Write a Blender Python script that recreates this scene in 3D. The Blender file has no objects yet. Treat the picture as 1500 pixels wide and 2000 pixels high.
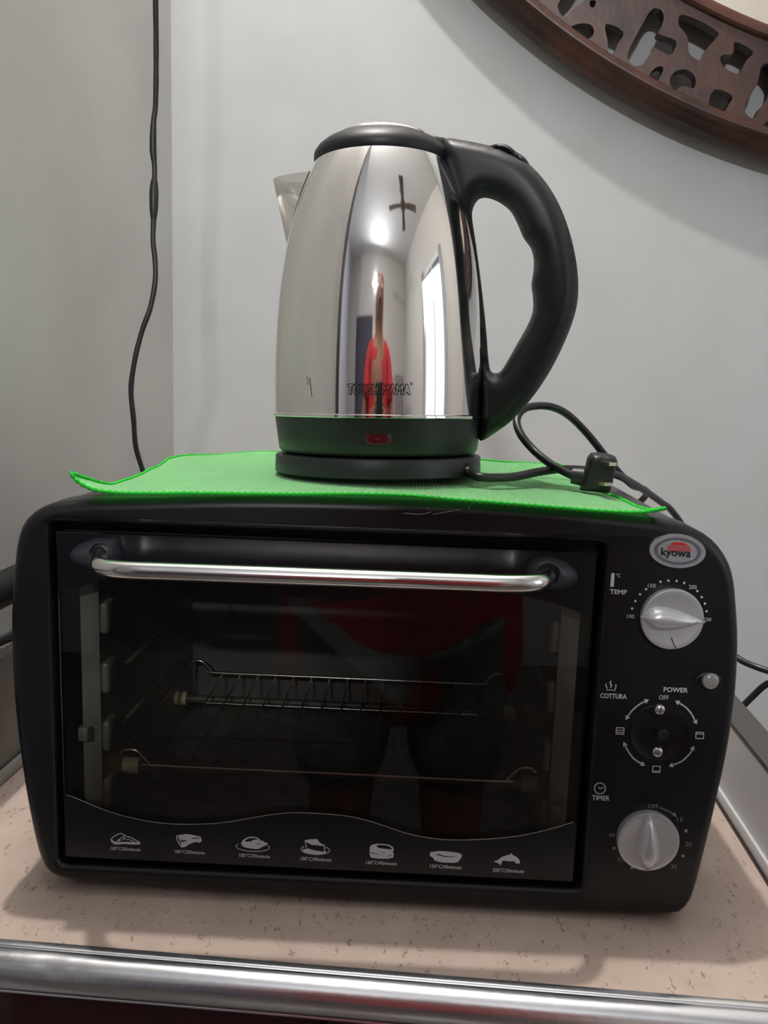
import bpy, bmesh, math, random
import numpy as np
from mathutils import Vector, Matrix
from mathutils.geometry import tessellate_polygon, delaunay_2d_cdt
random.seed(7)
SC = bpy.context.scene
COL = SC.collection
PI = math.pi

# ---------------------------------------------------------------- camera
K = 0.0433                                   # the oven stands slightly turned in its corner
CAM = Vector((0.07544, -0.52805, 0.35817))
YAW, PITCH, ROLL, FPX = -0.0288165 - K, 0.1596776, 0.0329825, 1678.84
cy_, sy_ = math.cos(YAW), math.sin(YAW)
_f = Vector((sy_, cy_, 0)); _r = Vector((cy_, -sy_, 0)); _u = Vector((0, 0, 1))
FW = _f*math.cos(PITCH) - _u*math.sin(PITCH)
U2 = _u*math.cos(PITCH) + _f*math.sin(PITCH)
RT = _r*math.cos(ROLL) + U2*math.sin(ROLL)
UP = U2*math.cos(ROLL) - _r*math.sin(ROLL)
cd = bpy.data.cameras.new('camera'); cam = bpy.data.objects.new('camera', cd); COL.objects.link(cam)
M = Matrix((RT, UP, -FW)).transposed().to_4x4(); M.translation = CAM
cam.matrix_world = M
cd.sensor_fit = 'VERTICAL'; cd.sensor_height = 24.0; cd.lens = 24.0*FPX/2000.0
cd.clip_start = 0.02; cd.clip_end = 50
SC.camera = cam

# ---------------------------------------------------------------- look, world, large lights
SC.view_settings.view_transform = 'Standard'; SC.view_settings.look = 'None'
SC.view_settings.gamma = 1.0; SC.view_settings.use_curve_mapping = False
SC.view_settings.exposure = -0.50
SC.cycles.max_bounces = 10; SC.cycles.glossy_bounces = 6; SC.cycles.transparent_max_bounces = 12
SC.cycles.sample_clamp_indirect = 6.0
w = bpy.data.worlds.new('outdoors'); SC.world = w; w.use_nodes = True
w.node_tree.nodes['Background'].inputs[0].default_value = (0.80, 0.88, 1.0, 1)
w.node_tree.nodes['Background'].inputs[1].default_value = 0.5

P_BULB, P_WINDOW, P_FILL = 102.0, 7.0, 50.0
def area(name, loc, target, sx, sy, power, col, shape='RECTANGLE'):
    l = bpy.data.lights.new(name, 'AREA'); l.shape = shape; l.size = sx
    if shape == 'RECTANGLE': l.size_y = sy
    l.energy = power; l.color = col
    o = bpy.data.objects.new(name, l); COL.objects.link(o); o.location = loc
    o.rotation_euler = (Vector(target)-Vector(loc)).to_track_quat('-Z', 'Y').to_euler()
    return o
X_L, Y_W, X_R, Y_F, Z_FL, Z_C = -0.313, 0.665, 1.95, -3.0, -0.86, 2.15
X_L2, Y_LE = -1.7, -0.30
area('window_daylight', (X_R+0.06, -0.75, 0.75), (0.0, -0.4, 0.3), 1.1, 1.1, P_WINDOW, (0.86, 0.92, 1.0))
area('wall_fill_light', (0.06, -2.89, 1.62), (0.3, 0.66, 0.6), 0.24, 0.06, P_FILL, (0.93, 0.96, 1.0))  # unseen fill aimed at the back wall, added to lift its brightness
# ceiling bulb almost above the oven
bl = bpy.data.lights.new('ceiling_bulb_light', 'POINT'); bl.energy = P_BULB; bl.color = (1.0, 0.965, 0.93)
bl.shadow_soft_size = 0.022
bo = bpy.data.objects.new('ceiling_bulb_light', bl); COL.objects.link(bo); bo.location = (-0.17, 0.18, 2.00)

# ---------------------------------------------------------------- helpers
def ray_w(x, y): return FW + RT*((x-750)/FPX) - UP*((y-1000)/FPX)
IDN = Matrix.Identity(4)
def hit(px, py, axis, val, Mw=IDN):
    """where the line of sight through photo point (px,py) meets a plane of a local frame"""
    Mi = Mw.inverted(); c = Mi @ CAM; d = Mi.to_3x3() @ ray_w(px, py)
    t = (val-c[axis])/d[axis]
    return c + d*t

MATS = {}
def mat(name, base, rough=0.5, metal=0.0, spec=0.5, bump=None, coat=0, mott=None, emit=None, aniso=0):
    m = bpy.data.materials.new(name); m.use_nodes = True; nt = m.node_tree; b = nt.nodes['Principled BSDF']
    b.inputs['Base Color'].default_value = (*base, 1); b.inputs['Roughness'].default_value = rough
    b.inputs['Metallic'].default_value = metal; b.inputs['Specular IOR Level'].default_value = spec
    if coat: b.inputs['Coat Weight'].default_value = coat; b.inputs['Coat Roughness'].default_value = 0.08
    if emit: b.inputs['Emission Color'].default_value = (*emit[0], 1); b.inputs['Emission Strength'].default_value = emit[1]
    tc = nt.nodes.new('ShaderNodeTexCoord')
    if mott:
        sc, amt, col2 = mott
        n = nt.nodes.new('ShaderNodeTexNoise'); n.inputs['Scale'].default_value = sc; n.inputs['Detail'].default_value = 5
        nt.links.new(tc.outputs['Object'], n.inputs['Vector'])
        r = nt.nodes.new('ShaderNodeValToRGB'); r.color_ramp.elements[0].position = 0.5-amt; r.color_ramp.elements[1].position = 0.5+amt
        r.color_ramp.elements[0].color = (*base, 1); r.color_ramp.elements[1].color = (*col2, 1)
        nt.links.new(n.outputs['Fac'], r.inputs['Fac']); nt.links.new(r.outputs['Color'], b.inputs['Base Color'])
    if bump:
        sc, st, dist = bump
        n = nt.nodes.new('ShaderNodeTexNoise'); n.inputs['Scale'].default_value = sc; n.inputs['Detail'].default_value = 3
        nt.links.new(tc.outputs['Object'], n.inputs['Vector'])
        bp = nt.nodes.new('ShaderNodeBump'); bp.inputs['Strength'].default_value = st; bp.inputs['Distance'].default_value = dist
        nt.links.new(n.outputs['Fac'], bp.inputs['Height']); nt.links.new(bp.outputs['Normal'], b.inputs['Normal'])
    MATS[name] = m
    return m

def finish(name, bm, m, parent=None, smooth=40, Mw=None):
    me = bpy.data.meshes.new(name)
    bm.normal_update(); bm.to_mesh(me); bm.free()
    if m: me.materials.append(m)
    if smooth:
        for p in me.polygons: p.use_smooth = True
        me.set_sharp_from_angle(angle=math.radians(smooth))
    o = bpy.data.objects.new(name, me); COL.objects.link(o)
    if parent is not None: o.parent = parent
    elif Mw is not None: o.matrix_world = Mw
    return o
def tag(o, label=None, cat=None, group=None, kind=None):
    if label: o['label'] = label
    if cat: o['category'] = cat
    if group: o['group'] = group
    if kind: o['kind'] = kind
    return o
def empty(name, loc=(0, 0, 0), rz=0.0, Mw=None):
    o = bpy.data.objects.new(name, None); COL.objects.link(o); o.empty_display_size = 0.05
    if Mw is not None: o.matrix_world = Mw
    else: o.location = loc; o.rotation_euler = (0, 0, rz)
    return o
def box(bm, a, b, bev=0.0, seg=2):
    a = Vector(a); b = Vector(b); c = (a+b)/2; d = b-a
    r = bmesh.ops.create_cube(bm, size=1.0, matrix=Matrix.Translation(c) @ Matrix.Diagonal((abs(d.x), abs(d.y), abs(d.z), 1)))
    if bev:
        es = list({e for v in r['verts'] for e in v.link_edges})
        bmesh.ops.bevel(bm, geom=es, offset=bev, segments=seg, profile=0.5, affect='EDGES')
def boxo(name, a, b, m, parent=None, bev=0.0, seg=2):
    bm = bmesh.new(); box(bm, a, b, bev, seg); return finish(name, bm, m, parent)
def crom(pts, n, closed=False):
    P = [Vector(p) for p in pts]; N = len(P); out = []
    rng = range(N if closed else N-1)
    for i in rng:
        if closed: p0, p1, p2, p3 = P[(i-1) % N], P[i], P[(i+1) % N], P[(i+2) % N]
        else: p0, p1, p2, p3 = P[max(i-1, 0)], P[i], P[i+1], P[min(i+2, N-1)]
        for k in range(n):
            t = k/n
            out.append(0.5*((2*p1)+(-p0+p2)*t+(2*p0-5*p1+4*p2-p3)*t*t+(-p0+3*p1-3*p2+p3)*t**3))
    if not closed: out.append(P[-1])
    return out
def resample(P, n, closed=True):
    P = [Vector(p) for p in P]
    if closed: P = P+[P[0]]
    L = [0.0]
    for i in range(1, len(P)): L.append(L[-1]+(P[i]-P[i-1]).length)
    out = []; tot = L[-1]; j = 0
    for k in range(n):
        s = tot*k/(n if closed else n-1)
        while j < len(L)-2 and L[j+1] < s: j += 1
        t = (s-L[j])/max(L[j+1]-L[j], 1e-9)
        out.append(P[j].lerp(P[j+1], min(max(t, 0), 1)))
    return out
def tube(bm, path, rad, sides=12, cap=True, closed=False):
    P = [Vector(p) for p in path]; n = len(P)
    rf = rad if callable(rad) else (lambda i, t: rad)
    rings = []; prev = None
    for i, p in enumerate(P):
        if closed: t = (P[(i+1) % n]-P[i-1]).normalized()
        else: t = (P[min(i+1, n-1)]-P[max(i-1, 0)]).normalized()
        if prev is None:
            a = Vector((0, 0, 1)) if abs(t.z) < 0.9 else Vector((1, 0, 0))
            nrm = (a-t*a.dot(t)).normalized()
        else: nrm = (prev-t*prev.dot(t)).normalized()
        prev = nrm; bn = t.cross(nrm); r = rf(i, i/max(n-1, 1))
        rr = r if isinstance(r, tuple) else (r, r)
        rings.append([bm.verts.new(p+nrm*(rr[0]*math.cos(2*PI*k/sides))+bn*(rr[1]*math.sin(2*PI*k/sides))) for k in range(sides)])
    m = n if closed else n-1
    for i in range(m):
        A = rings[i]; B = rings[(i+1) % n]
        for k in range(sides):
            bm.faces.new((A[k], A[(k+1) % sides], B[(k+1) % sides], B[k]))
    if cap and not closed:
        bm.faces.new(list(reversed(rings[0]))); bm.faces.new(rings[-1])
def tubeo(name, path, rad, m, parent=None, sides=12, Mw=None, closed=False):
    bm = bmesh.new(); tube(bm, path, rad, sides, closed=closed); bmesh.ops.recalc_face_normals(bm, faces=bm.faces)
    return finish(name, bm, m, parent, 60, Mw)
def lathe(bm, prof, n=64, Mt=IDN, sector=None, capends=True):
    rings = []
    for (r, z) in prof:
        if r < 1e-6: rings.append([bm.verts.new(Mt @ Vector((0, 0, z)))]); continue
        rings.append([bm.verts.new(Mt @ Vector((r*math.cos(2*PI*k/n), r*math.sin(2*PI*k/n), z))) for k in range(n)])
    for A, B in zip(rings, rings[1:]):
        for k in range(n):
            k2 = (k+1) % n
            if len(A) == 1 and len(B) == 1: continue
            if len(A) == 1: bm.faces.new((A[0], B[k2], B[k]))
            elif len(B) == 1: bm.faces.new((A[k], A[k2], B[0]))
            else: bm.faces.new((A[k], A[k2], B[k2], B[k]))
def latheo(name, prof, m, parent=None, n=64, Mt=IDN, smooth=35, Mw=None):
    bm = bmesh.new(); lathe(bm, prof, n, Mt); bmesh.ops.recalc_face_normals(bm, faces=bm.faces)
    return finish(name, bm, m, parent, smooth, Mw)
def tri2(loops):
    """triangulate 2D polygon with holes"""
    L = [[Vector((p[0], p[1], 0)) for p in lp] for lp in loops]
    tris = tessellate_polygon(L); flat = [p for lp in L for p in lp]
    return flat, tris
def plate(name, loops, fmap, m, parent=None, thick=None, smooth=30, Mw=None):
    """flat shape with holes; fmap(x,y,k) gives the 3D point on face k (0 front, 1 back)"""
    bm = bmesh.new(); flat, tris = tri2(loops)
    F = [bm.verts.new(fmap(p.x, p.y, 0)) for p in flat]
    if thick is not False: B = [bm.verts.new(fmap(p.x, p.y, 1)) for p in flat]
    for t in tris:
        try:
            bm.faces.new([F[i] for i in t])
            if thick is not False: bm.faces.new([B[i] for i in reversed(t)])
        except ValueError: pass
    if thick is not False:
        s = 0
        for lp in loops:
            n = len(lp)
            for i in range(n):
                a, b = s+i, s+(i+1) % n
                bm.faces.new((F[a], F[b], B[b], B[a]))
            s += n
    bmesh.ops.recalc_face_normals(bm, faces=bm.faces)
    return finish(name, bm, m, parent, smooth, Mw)
def inpoly(pt, lp):
    x, y = pt; c = False; n = len(lp)
    for i in range(n):
        x1, y1 = lp[i][0], lp[i][1]; x2, y2 = lp[i-1][0], lp[i-1][1]
        if (y1 > y) != (y2 > y) and x < (x2-x1)*(y-y1)/(y2-y1)+x1: c = not c
    return c
def inflate(bm, loops, step, D, T, fmap, flatk=1.0, both=True):
    """pillow-like solid over a 2D outline: half thickness T reached at distance D from the edge"""
    segs = []
    for lp in loops:
        for i in range(len(lp)): segs.append((lp[i-1][0], lp[i-1][1], lp[i][0], lp[i][1]))
    S = np.array(segs)
    def dist(x, y):
        d = S[:, 2:]-S[:, :2]; q = np.array([x, y])-S[:, :2]
        t = np.clip((q*d).sum(1)/np.maximum((d*d).sum(1), 1e-12), 0, 1)
        return float(np.sqrt(((q-d*t[:, None])**2).sum(1)).min())
    xs = [p[0] for p in loops[0]]; ys = [p[1] for p in loops[0]]
    V = []; E = []
    for lp in loops:
        s = len(V); V += [Vector((p[0], p[1])) for p in lp]; E += [(s+i, s+(i+1) % len(lp)) for i in range(len(lp))]
    nb = len(V)
    offs = []
    x = min(xs)
    j = 0
    while x < max(xs):
        y = min(ys)+(step/2 if j % 2 else 0)
        while y < max(ys):
            if inpoly((x, y), loops[0]) and not any(inpoly((x, y), h) for h in loops[1:]):
                if dist(x, y) > step*0.35: V.append(Vector((x, y)))
            y += step
        x += step*0.87; j += 1
    r = delaunay_2d_cdt(V, E, [], 0, 1e-7)
    vs, fs = r[0], r[2]
    h = []
    for v in vs:
        d = min(dist(v.x, v.y)/D, 1.0); h.append(T*math.sqrt(max(1-(1-d)**2, 0))*flatk)
    nb_ = [set() for _ in vs]
    for f in fs:
        for i_ in range(len(f)): nb_[f[i_]].add(f[i_-1]); nb_[f[i_-1]].add(f[i_])
    h0 = list(h)
    for _ in range(4):
        h = [hh if h0[i] < 1e-5 else 0.4*hh+0.6*sum(h[j] for j in nb_[i])/max(len(nb_[i]), 1) for i, hh in enumerate(h)]
    F = [bm.verts.new(fmap(v.x, v.y, hh)) for v, hh in zip(vs, h)]
    B = [(F[i] if h[i] < 1e-5 else bm.verts.new(fmap(v.x, v.y, -h[i] if both else 0))) for i, v in enumerate(vs)]
    for f in fs:
        c = sum((vs[i] for i in f), Vector((0, 0)))/len(f)
        if not inpoly((c.x, c.y), loops[0]) or any(inpoly((c.x, c.y), q) for q in loops[1:]): continue
        for L in ([F[i] for i in f], [B[i] for i in reversed(f)]):
            try: bm.faces.new(L)
            except ValueError: pass
    loose = [v for v in bm.verts if not v.link_faces]
    bmesh.ops.delete(bm, geom=loose, context='VERTS')
    bmesh.ops.recalc_face_normals(bm, faces=bm.faces)

def text_mesh(s, bold=0.0):
    cu = bpy.data.curves.new('t', 'FONT'); cu.body = s; cu.size = 1.0; cu.offset = bold; cu.resolution_u = 3
    cu.align_x = 'CENTER'
    o = bpy.data.objects.new('t', cu); COL.objects.link(o)
    bpy.context.view_layer.update()
    me = bpy.data.meshes.new_from_object(o.evaluated_get(bpy.context.evaluated_depsgraph_get()))
    V = [(v.co.x, v.co.y) for v in me.vertices]; Fc = [tuple(p.vertices) for p in me.polygons]
    bpy.data.objects.remove(o); bpy.data.curves.remove(cu); bpy.data.meshes.remove(me)
    x0 = min(v[0] for v in V); x1 = max(v[0] for v in V); y0 = min(v[1] for v in V); y1 = max(v[1] for v in V)
    V = [((a-(x0+x1)/2)/(x1-x0), (b-(y0+y1)/2)/(y1-y0)) for a, b in V]
    return V, Fc
class Marks:
    """flat printed marks, drawn with photo measurements on a plane of the thing they are printed on"""
    def __init__(s, Mw, axis, val, lift=0.0): s.V = []; s.F = []; s.Mw = Mw; s.ax = axis; s.val = val
    def add(s, V, F):
        n = len(s.V); s.V += V; s.F += [tuple(n+i for i in f) for f in F]
    def fill(s, *loops):
        flat, tris = tri2(loops); s.add([(p.x, p.y) for p in flat], [tuple(t) for t in tris])
    def stroke(s, pts, w, closed=False):
        P = [Vector(p) for p in pts]; n = len(P)
        if closed: P = P+[P[0]]
        for a, b in zip(P, P[1:]):
            d = (b-a)
            if d.length < 1e-6: continue
            d.normalize(); q = Vector((-d.y, d.x))*(w/2); e = d*(w*0.3)
            s.add([tuple(a-e+q), tuple(b+e+q), tuple(b+e-q), tuple(a-e-q)], [(0, 1, 2, 3)])
    def dot(s, c, r, ry=None, n=14):
        ry = ry or r
        s.add([(c[0]+r*math.cos(2*PI*i/n), c[1]+ry*math.sin(2*PI*i/n)) for i in range(n)], [tuple(range(n))])
    def ring(s, c, r, w, n=32, ry=None):
        ry = ry or r
        s.stroke([(c[0]+r*math.cos(2*PI*i/n), c[1]+ry*math.sin(2*PI*i/n)) for i in range(n)], w, True)
    def text(s, t, c, w, h, slope=0.045, bold=0.0, shear=0.02):
        V, F = text_mesh(t)
        Q = [(c[0]+a*w+b*h*shear, c[1]-b*h+a*w*slope) for a, b in V]
        if bold >= 0: s.add(Q, F)
        if bold:
            cnt = {}
            for f in F:
                for i in range(len(f)):
                    e = tuple(sorted((f[i-1], f[i]))); cnt[e] = cnt.get(e, 0)+1
            for (i, j), n_ in cnt.items():
                if n_ == 1: s.stroke([Q[i], Q[j]], abs(bold)*40)
    def build(s, name, m, parent, fn=None):
        bm = bmesh.new()
        vs = [bm.verts.new(fn(x, y) if fn else hit(x, y, s.ax, s.val, s.Mw)) for x, y in s.V]
        for f in s.F:
            try: bm.faces.new([vs[i] for i in f])
            except ValueError: pass
        bmesh.ops.remove_doubles(bm, verts=bm.verts, dist=1e-7)
        return finish(name, bm, m, parent, 0)

# ---------------------------------------------------------------- materials
wallm = mat('wall_paint', (0.51, 0.512, 0.51), 0.6, bump=(9, 0.3, 0.004), mott=(9, 0.16, (0.475, 0.48, 0.465)))
leftwallm = mat('left_wall_lit_tone', (0.56, 0.555, 0.53), 0.55, bump=(9, 0.25, 0.004), mott=(5, 0.2, (0.49, 0.475, 0.46)))  # left wall's tone, shifted in colour to offset how light falls there
ceilm = mat('ceiling_paint', (0.80, 0.80, 0.79), 0.8)
floorm = mat('floor_tile', (0.11, 0.085, 0.07), 0.35, mott=(4, 0.2, (0.08, 0.065, 0.055)))
creamm = mat('cream_panel', (0.50, 0.46, 0.39), 0.5, mott=(20, 0.2, (0.62, 0.56, 0.46)))
blackp = mat('black_plastic', (0.005, 0.005, 0.0065), 0.36, spec=0.38, bump=(900, 0.04, 0.0004))
blackm = mat('black_coated_metal', (0.012, 0.012, 0.013), 0.36, spec=0.5, bump=(1400, 0.06, 0.0003))
bossm = mat('charcoal_plastic', (0.035, 0.035, 0.045), 0.42)
printm = mat('black_enamel_print', (0.004, 0.004, 0.006), 0.30, spec=0.4)
whitep = mat('white_print', (0.55, 0.56, 0.58), 0.5)
dimp = mat('faded_print', (0.26, 0.26, 0.27), 0.6)
silverp = mat('silver_print', (0.36, 0.36, 0.33), 0.35, metal=0.5)
chromem = mat('chrome', (0.90, 0.90, 0.93), 0.25, 1.0, bump=(160, 0.10, 0.001))
handlem = mat('brushed_steel_tube', (0.78, 0.77, 0.76), 0.17, 1.0)
knobm = mat('satin_silver', (0.60, 0.60, 0.62), 0.34, 0.60)
steelm = mat('polished_steel', (0.93, 0.905, 0.885), 0.05, 1.0)
galvm = mat('galvanised_steel', (0.34, 0.335, 0.30), 0.42, 0.3, mott=(30, 0.2, (0.24, 0.235, 0.21)))
cavm = mat('dark_oven_lining', (0.20, 0.19, 0.18), 0.45, 0.3, mott=(24, 0.25, (0.12, 0.115, 0.11)))
trayd = mat('grimy_crumb_tray', (0.16, 0.155, 0.14), 0.5, 0.3, mott=(45, 0.2, (0.05, 0.05, 0.045)))
wirem = mat('nickel_wire', (0.55, 0.54, 0.52), 0.25, 1.0)
ceramm = mat('cream_ceramic', (0.55, 0.46, 0.28), 0.5)
kblack = mat('kettle_black_plastic', (0.010, 0.010, 0.013), 0.44, spec=0.4)
kgrey = mat('kettle_charcoal_plastic', (0.016, 0.020, 0.019), 0.40, spec=0.45)
rubber = mat('black_rubber', (0.010, 0.010, 0.011), 0.40)
redm = mat('dark_red_lens', (0.085, 0.004, 0.010), 0.22, coat=0.3)
brassm = mat('brass_prong', (0.75, 0.70, 0.50), 0.25, 1.0)
lensm = mat('clear_grey_lens', (0.23, 0.22, 0.20), 0.12, coat=0.5)
maroonm = mat('maroon_laminate', (0.040, 0.012, 0.012), 0.18, spec=0.5)
boardm = mat('white_laminate', (0.70, 0.70, 0.71), 0.42)
boardl = mat('shaded_laminate', (0.105, 0.11, 0.095), 0.35, mott=(12, 0.2, (0.085, 0.09, 0.08)))  # left board's shade is mixed into this colour
edgem = mat('shaded_edging_and_scratch', (0.055, 0.046, 0.041), 0.5)  # right top edging with its shade in the colour; also used for kettle scratches
lightedge = mat('pale_lit_edging', (0.36, 0.35, 0.32), 0.45)  # left top edging with its lit look in the colour; also the corner strip
tapem = mat('dark_grey_pipe_foam', (0.005, 0.006, 0.005), 0.7, spec=0.25)
badgem = mat('badge_silver', (0.62, 0.63, 0.66), 0.25, 0.7)
badged = mat('badge_grey', (0.20, 0.21, 0.25), 0.3, 0.6)
badger = mat('badge_red', (0.55, 0.02, 0.02), 0.4)
inkm = mat('black_ink', (0.004, 0.004, 0.005), 0.4)

def wood_mat():
    m = mat('carved_dark_wood', (0.065, 0.018, 0.010), 0.38, bump=(60, 0.25, 0.002)); nt = m.node_tree; b = nt.nodes['Principled BSDF']
    tc = nt.nodes.new('ShaderNodeTexCoord'); n = nt.nodes.new('ShaderNodeTexNoise'); n.inputs['Scale'].default_value = 14
    n.inputs['Detail'].default_value = 6; nt.links.new(tc.outputs['Object'], n.inputs['Vector'])
    r = nt.nodes.new('ShaderNodeValToRGB'); r.color_ramp.elements[0].position = 0.35; r.color_ramp.elements[1].position = 0.72
    r.color_ramp.elements[0].color = (0.024, 0.010, 0.008, 1); r.color_ramp.elements[1].color = (0.075, 0.026, 0.014, 1)
    nt.links.new(n.outputs['Fac'], r.inputs['Fac']); nt.links.new(r.outputs['Color'], b.inputs['Base Color'])
    return m
woodm = wood_mat()

def laminate():
    m = bpy.data.materials.new('beige_flecked_laminate'); m.use_nodes = True; nt = m.node_tree; b = nt.nodes['Principled BSDF']
    b.inputs['Roughness'].default_value = 0.36
    tc = nt.nodes.new('ShaderNodeTexCoord'); mp = nt.nodes.new('ShaderNodeMapping')
    mp.inputs['Rotation'].default_value = (0, 0, math.radians(32)); mp.inputs['Scale'].default_value = (1, 0.45, 1)
    nt.links.new(tc.outputs['Object'], mp.inputs['Vector'])
    nz = nt.nodes.new('ShaderNodeTexNoise'); nz.inputs['Scale'].default_value = 160; nz.inputs['Detail'].default_value = 2
    nt.links.new(tc.outputs['Object'], nz.inputs['Vector'])
    mx = nt.nodes.new('ShaderNodeMix'); mx.data_type = 'VECTOR'; mx.inputs['Factor'].default_value = 0.006
    nt.links.new(mp.outputs['Vector'], mx.inputs['A']); nt.links.new(nz.outputs['Color'], mx.inputs['B'])
    v = nt.nodes.new('ShaderNodeTexVoronoi'); v.feature = 'F1'; v.inputs['Scale'].default_value = 190; v.inputs['Randomness'].default_value = 1
    nt.links.new(mx.outputs['Result'], v.inputs['Vector'])
    # thin crackle dashes: ridged noise x random mask
    n1 = nt.nodes.new('ShaderNodeTexNoise'); n1.inputs['Scale'].default_value = 210; n1.inputs['Detail'].default_value = 2
    nt.links.new(mx.outputs['Result'], n1.inputs['Vector'])
    a = nt.nodes.new('ShaderNodeMath'); a.operation = 'SUBTRACT'; a.inputs[1].default_value = 0.5; nt.links.new(n1.outputs['Fac'], a.inputs[0])
    ab = nt.nodes.new('ShaderNodeMath'); ab.operation = 'ABSOLUTE'; nt.links.new(a.outputs[0], ab.inputs[0])
    lt = nt.nodes.new('ShaderNodeMath'); lt.operation = 'LESS_THAN'; lt.inputs[1].default_value = 0.022; nt.links.new(ab.outputs[0], lt.inputs[0])
    sx = nt.nodes.new('ShaderNodeSeparateColor'); nt.links.new(v.outputs['Color'], sx.inputs[0])
    g = nt.nodes.new('ShaderNodeMath'); g.operation = 'LESS_THAN'; g.inputs[1].default_value = 0.6; nt.links.new(sx.outputs[0], g.inputs[0])
    d2 = nt.nodes.new('ShaderNodeMath'); d2.operation = 'LESS_THAN'; d2.inputs[1].default_value = 0.42; nt.links.new(v.outputs['Distance'], d2.inputs[0])
    m1 = nt.nodes.new('ShaderNodeMath'); m1.operation = 'MULTIPLY'; nt.links.new(lt.outputs[0], m1.inputs[0]); nt.links.new(g.outputs[0], m1.inputs[1])
    m2 = nt.nodes.new('ShaderNodeMath'); m2.operation = 'MULTIPLY'; nt.links.new(m1.outputs[0], m2.inputs[0]); nt.links.new(d2.outputs[0], m2.inputs[1])
    m3 = nt.nodes.new('ShaderNodeMath'); m3.operation = 'MULTIPLY'; m3.inputs[1].default_value = 0.62; nt.links.new(m2.outputs[0], m3.inputs[0])
    n2 = nt.nodes.new('ShaderNodeTexNoise'); n2.inputs['Scale'].default_value = 25; n2.inputs['Detail'].default_value = 4; nt.links.new(tc.outputs['Object'], n2.inputs['Vector'])
    r = nt.nodes.new('ShaderNodeValToRGB'); r.color_ramp.elements[0].color = (0.545, 0.425, 0.355, 1); r.color_ramp.elements[1].color = (0.62, 0.49, 0.415, 1)
    r.color_ramp.elements[0].position = 0.35; r.color_ramp.elements[1].position = 0.65
    nt.links.new(n2.outputs['Fac'], r.inputs['Fac'])
    mc = nt.nodes.new('ShaderNodeMix'); mc.data_type = 'RGBA'; mc.inputs['B'].default_value = (0.16, 0.09, 0.06, 1)
    nt.links.new(m3.outputs[0], mc.inputs['Factor']); nt.links.new(r.outputs['Color'], mc.inputs['A'])
    nt.links.new(mc.outputs['Result'], b.inputs['Base Color'])
    return m
lamm = laminate()

def cloth_mat():
    m = bpy.data.materials.new('green_microfibre'); m.use_nodes = True; nt = m.node_tree; b = nt.nodes['Principled BSDF']
    b.inputs['Roughness'].default_value = 0.9; b.inputs['Sheen Weight'].default_value = 0.3
    b.inputs['Specular IOR Level'].default_value = 0.1
    tc = nt.nodes.new('ShaderNodeTexCoord')
    wv = nt.nodes.new('ShaderNodeTexWave'); wv.wave_type = 'BANDS'; wv.bands_direction = 'X'; wv.inputs['Scale'].default_value = 130; wv.inputs['Distortion'].default_value = 3.0
    wv.inputs['Detail'].default_value = 2; wv.inputs['Detail Scale'].default_value = 3
    nt.links.new(tc.outputs['Object'], wv.inputs['Vector'])
    n = nt.nodes.new('ShaderNodeTexNoise'); n.inputs['Scale'].default_value = 700; nt.links.new(tc.outputs['Object'], n.inputs['Vector'])
    mx = nt.nodes.new('ShaderNodeMath'); mx.operation = 'MULTIPLY_ADD'; mx.inputs[1].default_value = 0.5
    nt.links.new(wv.outputs['Fac'], mx.inputs[0]); nt.links.new(n.outputs['Fac'], mx.inputs[2])
    bp = nt.nodes.new('ShaderNodeBump'); bp.inputs['Strength'].default_value = 0.5; bp.inputs['Distance'].default_value = 0.0012
    nt.links.new(mx.outputs[0], bp.inputs['Height']); nt.links.new(bp.outputs['Normal'], b.inputs['Normal'])
    r = nt.nodes.new('ShaderNodeValToRGB'); r.color_ramp.elements[0].color = (0.31, 0.83, 0.31, 1); r.color_ramp.elements[1].color = (0.41, 0.94, 0.41, 1)
    n2 = nt.nodes.new('ShaderNodeTexNoise'); n2.inputs['Scale'].default_value = 90; n2.inputs['Detail'].default_value = 5; nt.links.new(tc.outputs['Object'], n2.inputs['Vector'])
    nt.links.new(n2.outputs['Fac'], r.inputs['Fac']); nt.links.new(r.outputs['Color'], b.inputs['Base Color'])
    return m
clothm = cloth_mat()
hemm = mat('green_thread', (0.03, 0.45, 0.04), 0.8, spec=0.1, bump=(1500, 0.6, 0.001))

def glass_mat(name, tint, f0=1.5):
    m = bpy.data.materials.new(name); m.use_nodes = True; nt = m.node_tree
    for n in list(nt.nodes):
        if n.type != 'OUTPUT_MATERIAL': nt.nodes.remove(n)
    out = [n for n in nt.nodes if n.type == 'OUTPUT_MATERIAL'][0]
    t = nt.nodes.new('ShaderNodeBsdfTransparent'); t.inputs[0].default_value = (*tint, 1)
    g = nt.nodes.new('ShaderNodeBsdfGlossy'); g.inputs['Roughness'].default_value = 0.02
    fr = nt.nodes.new('ShaderNodeFresnel'); fr.inputs[0].default_value = f0
    mx = nt.nodes.new('ShaderNodeMixShader')
    nt.links.new(fr.outputs[0], mx.inputs[0]); nt.links.new(t.outputs[0], mx.inputs[1]); nt.links.new(g.outputs[0], mx.inputs[2])
    nt.links.new(mx.outputs[0], out.inputs[0])
    return m
glassm = glass_mat('oven_door_glass', (0.80, 0.80, 0.78))

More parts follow.
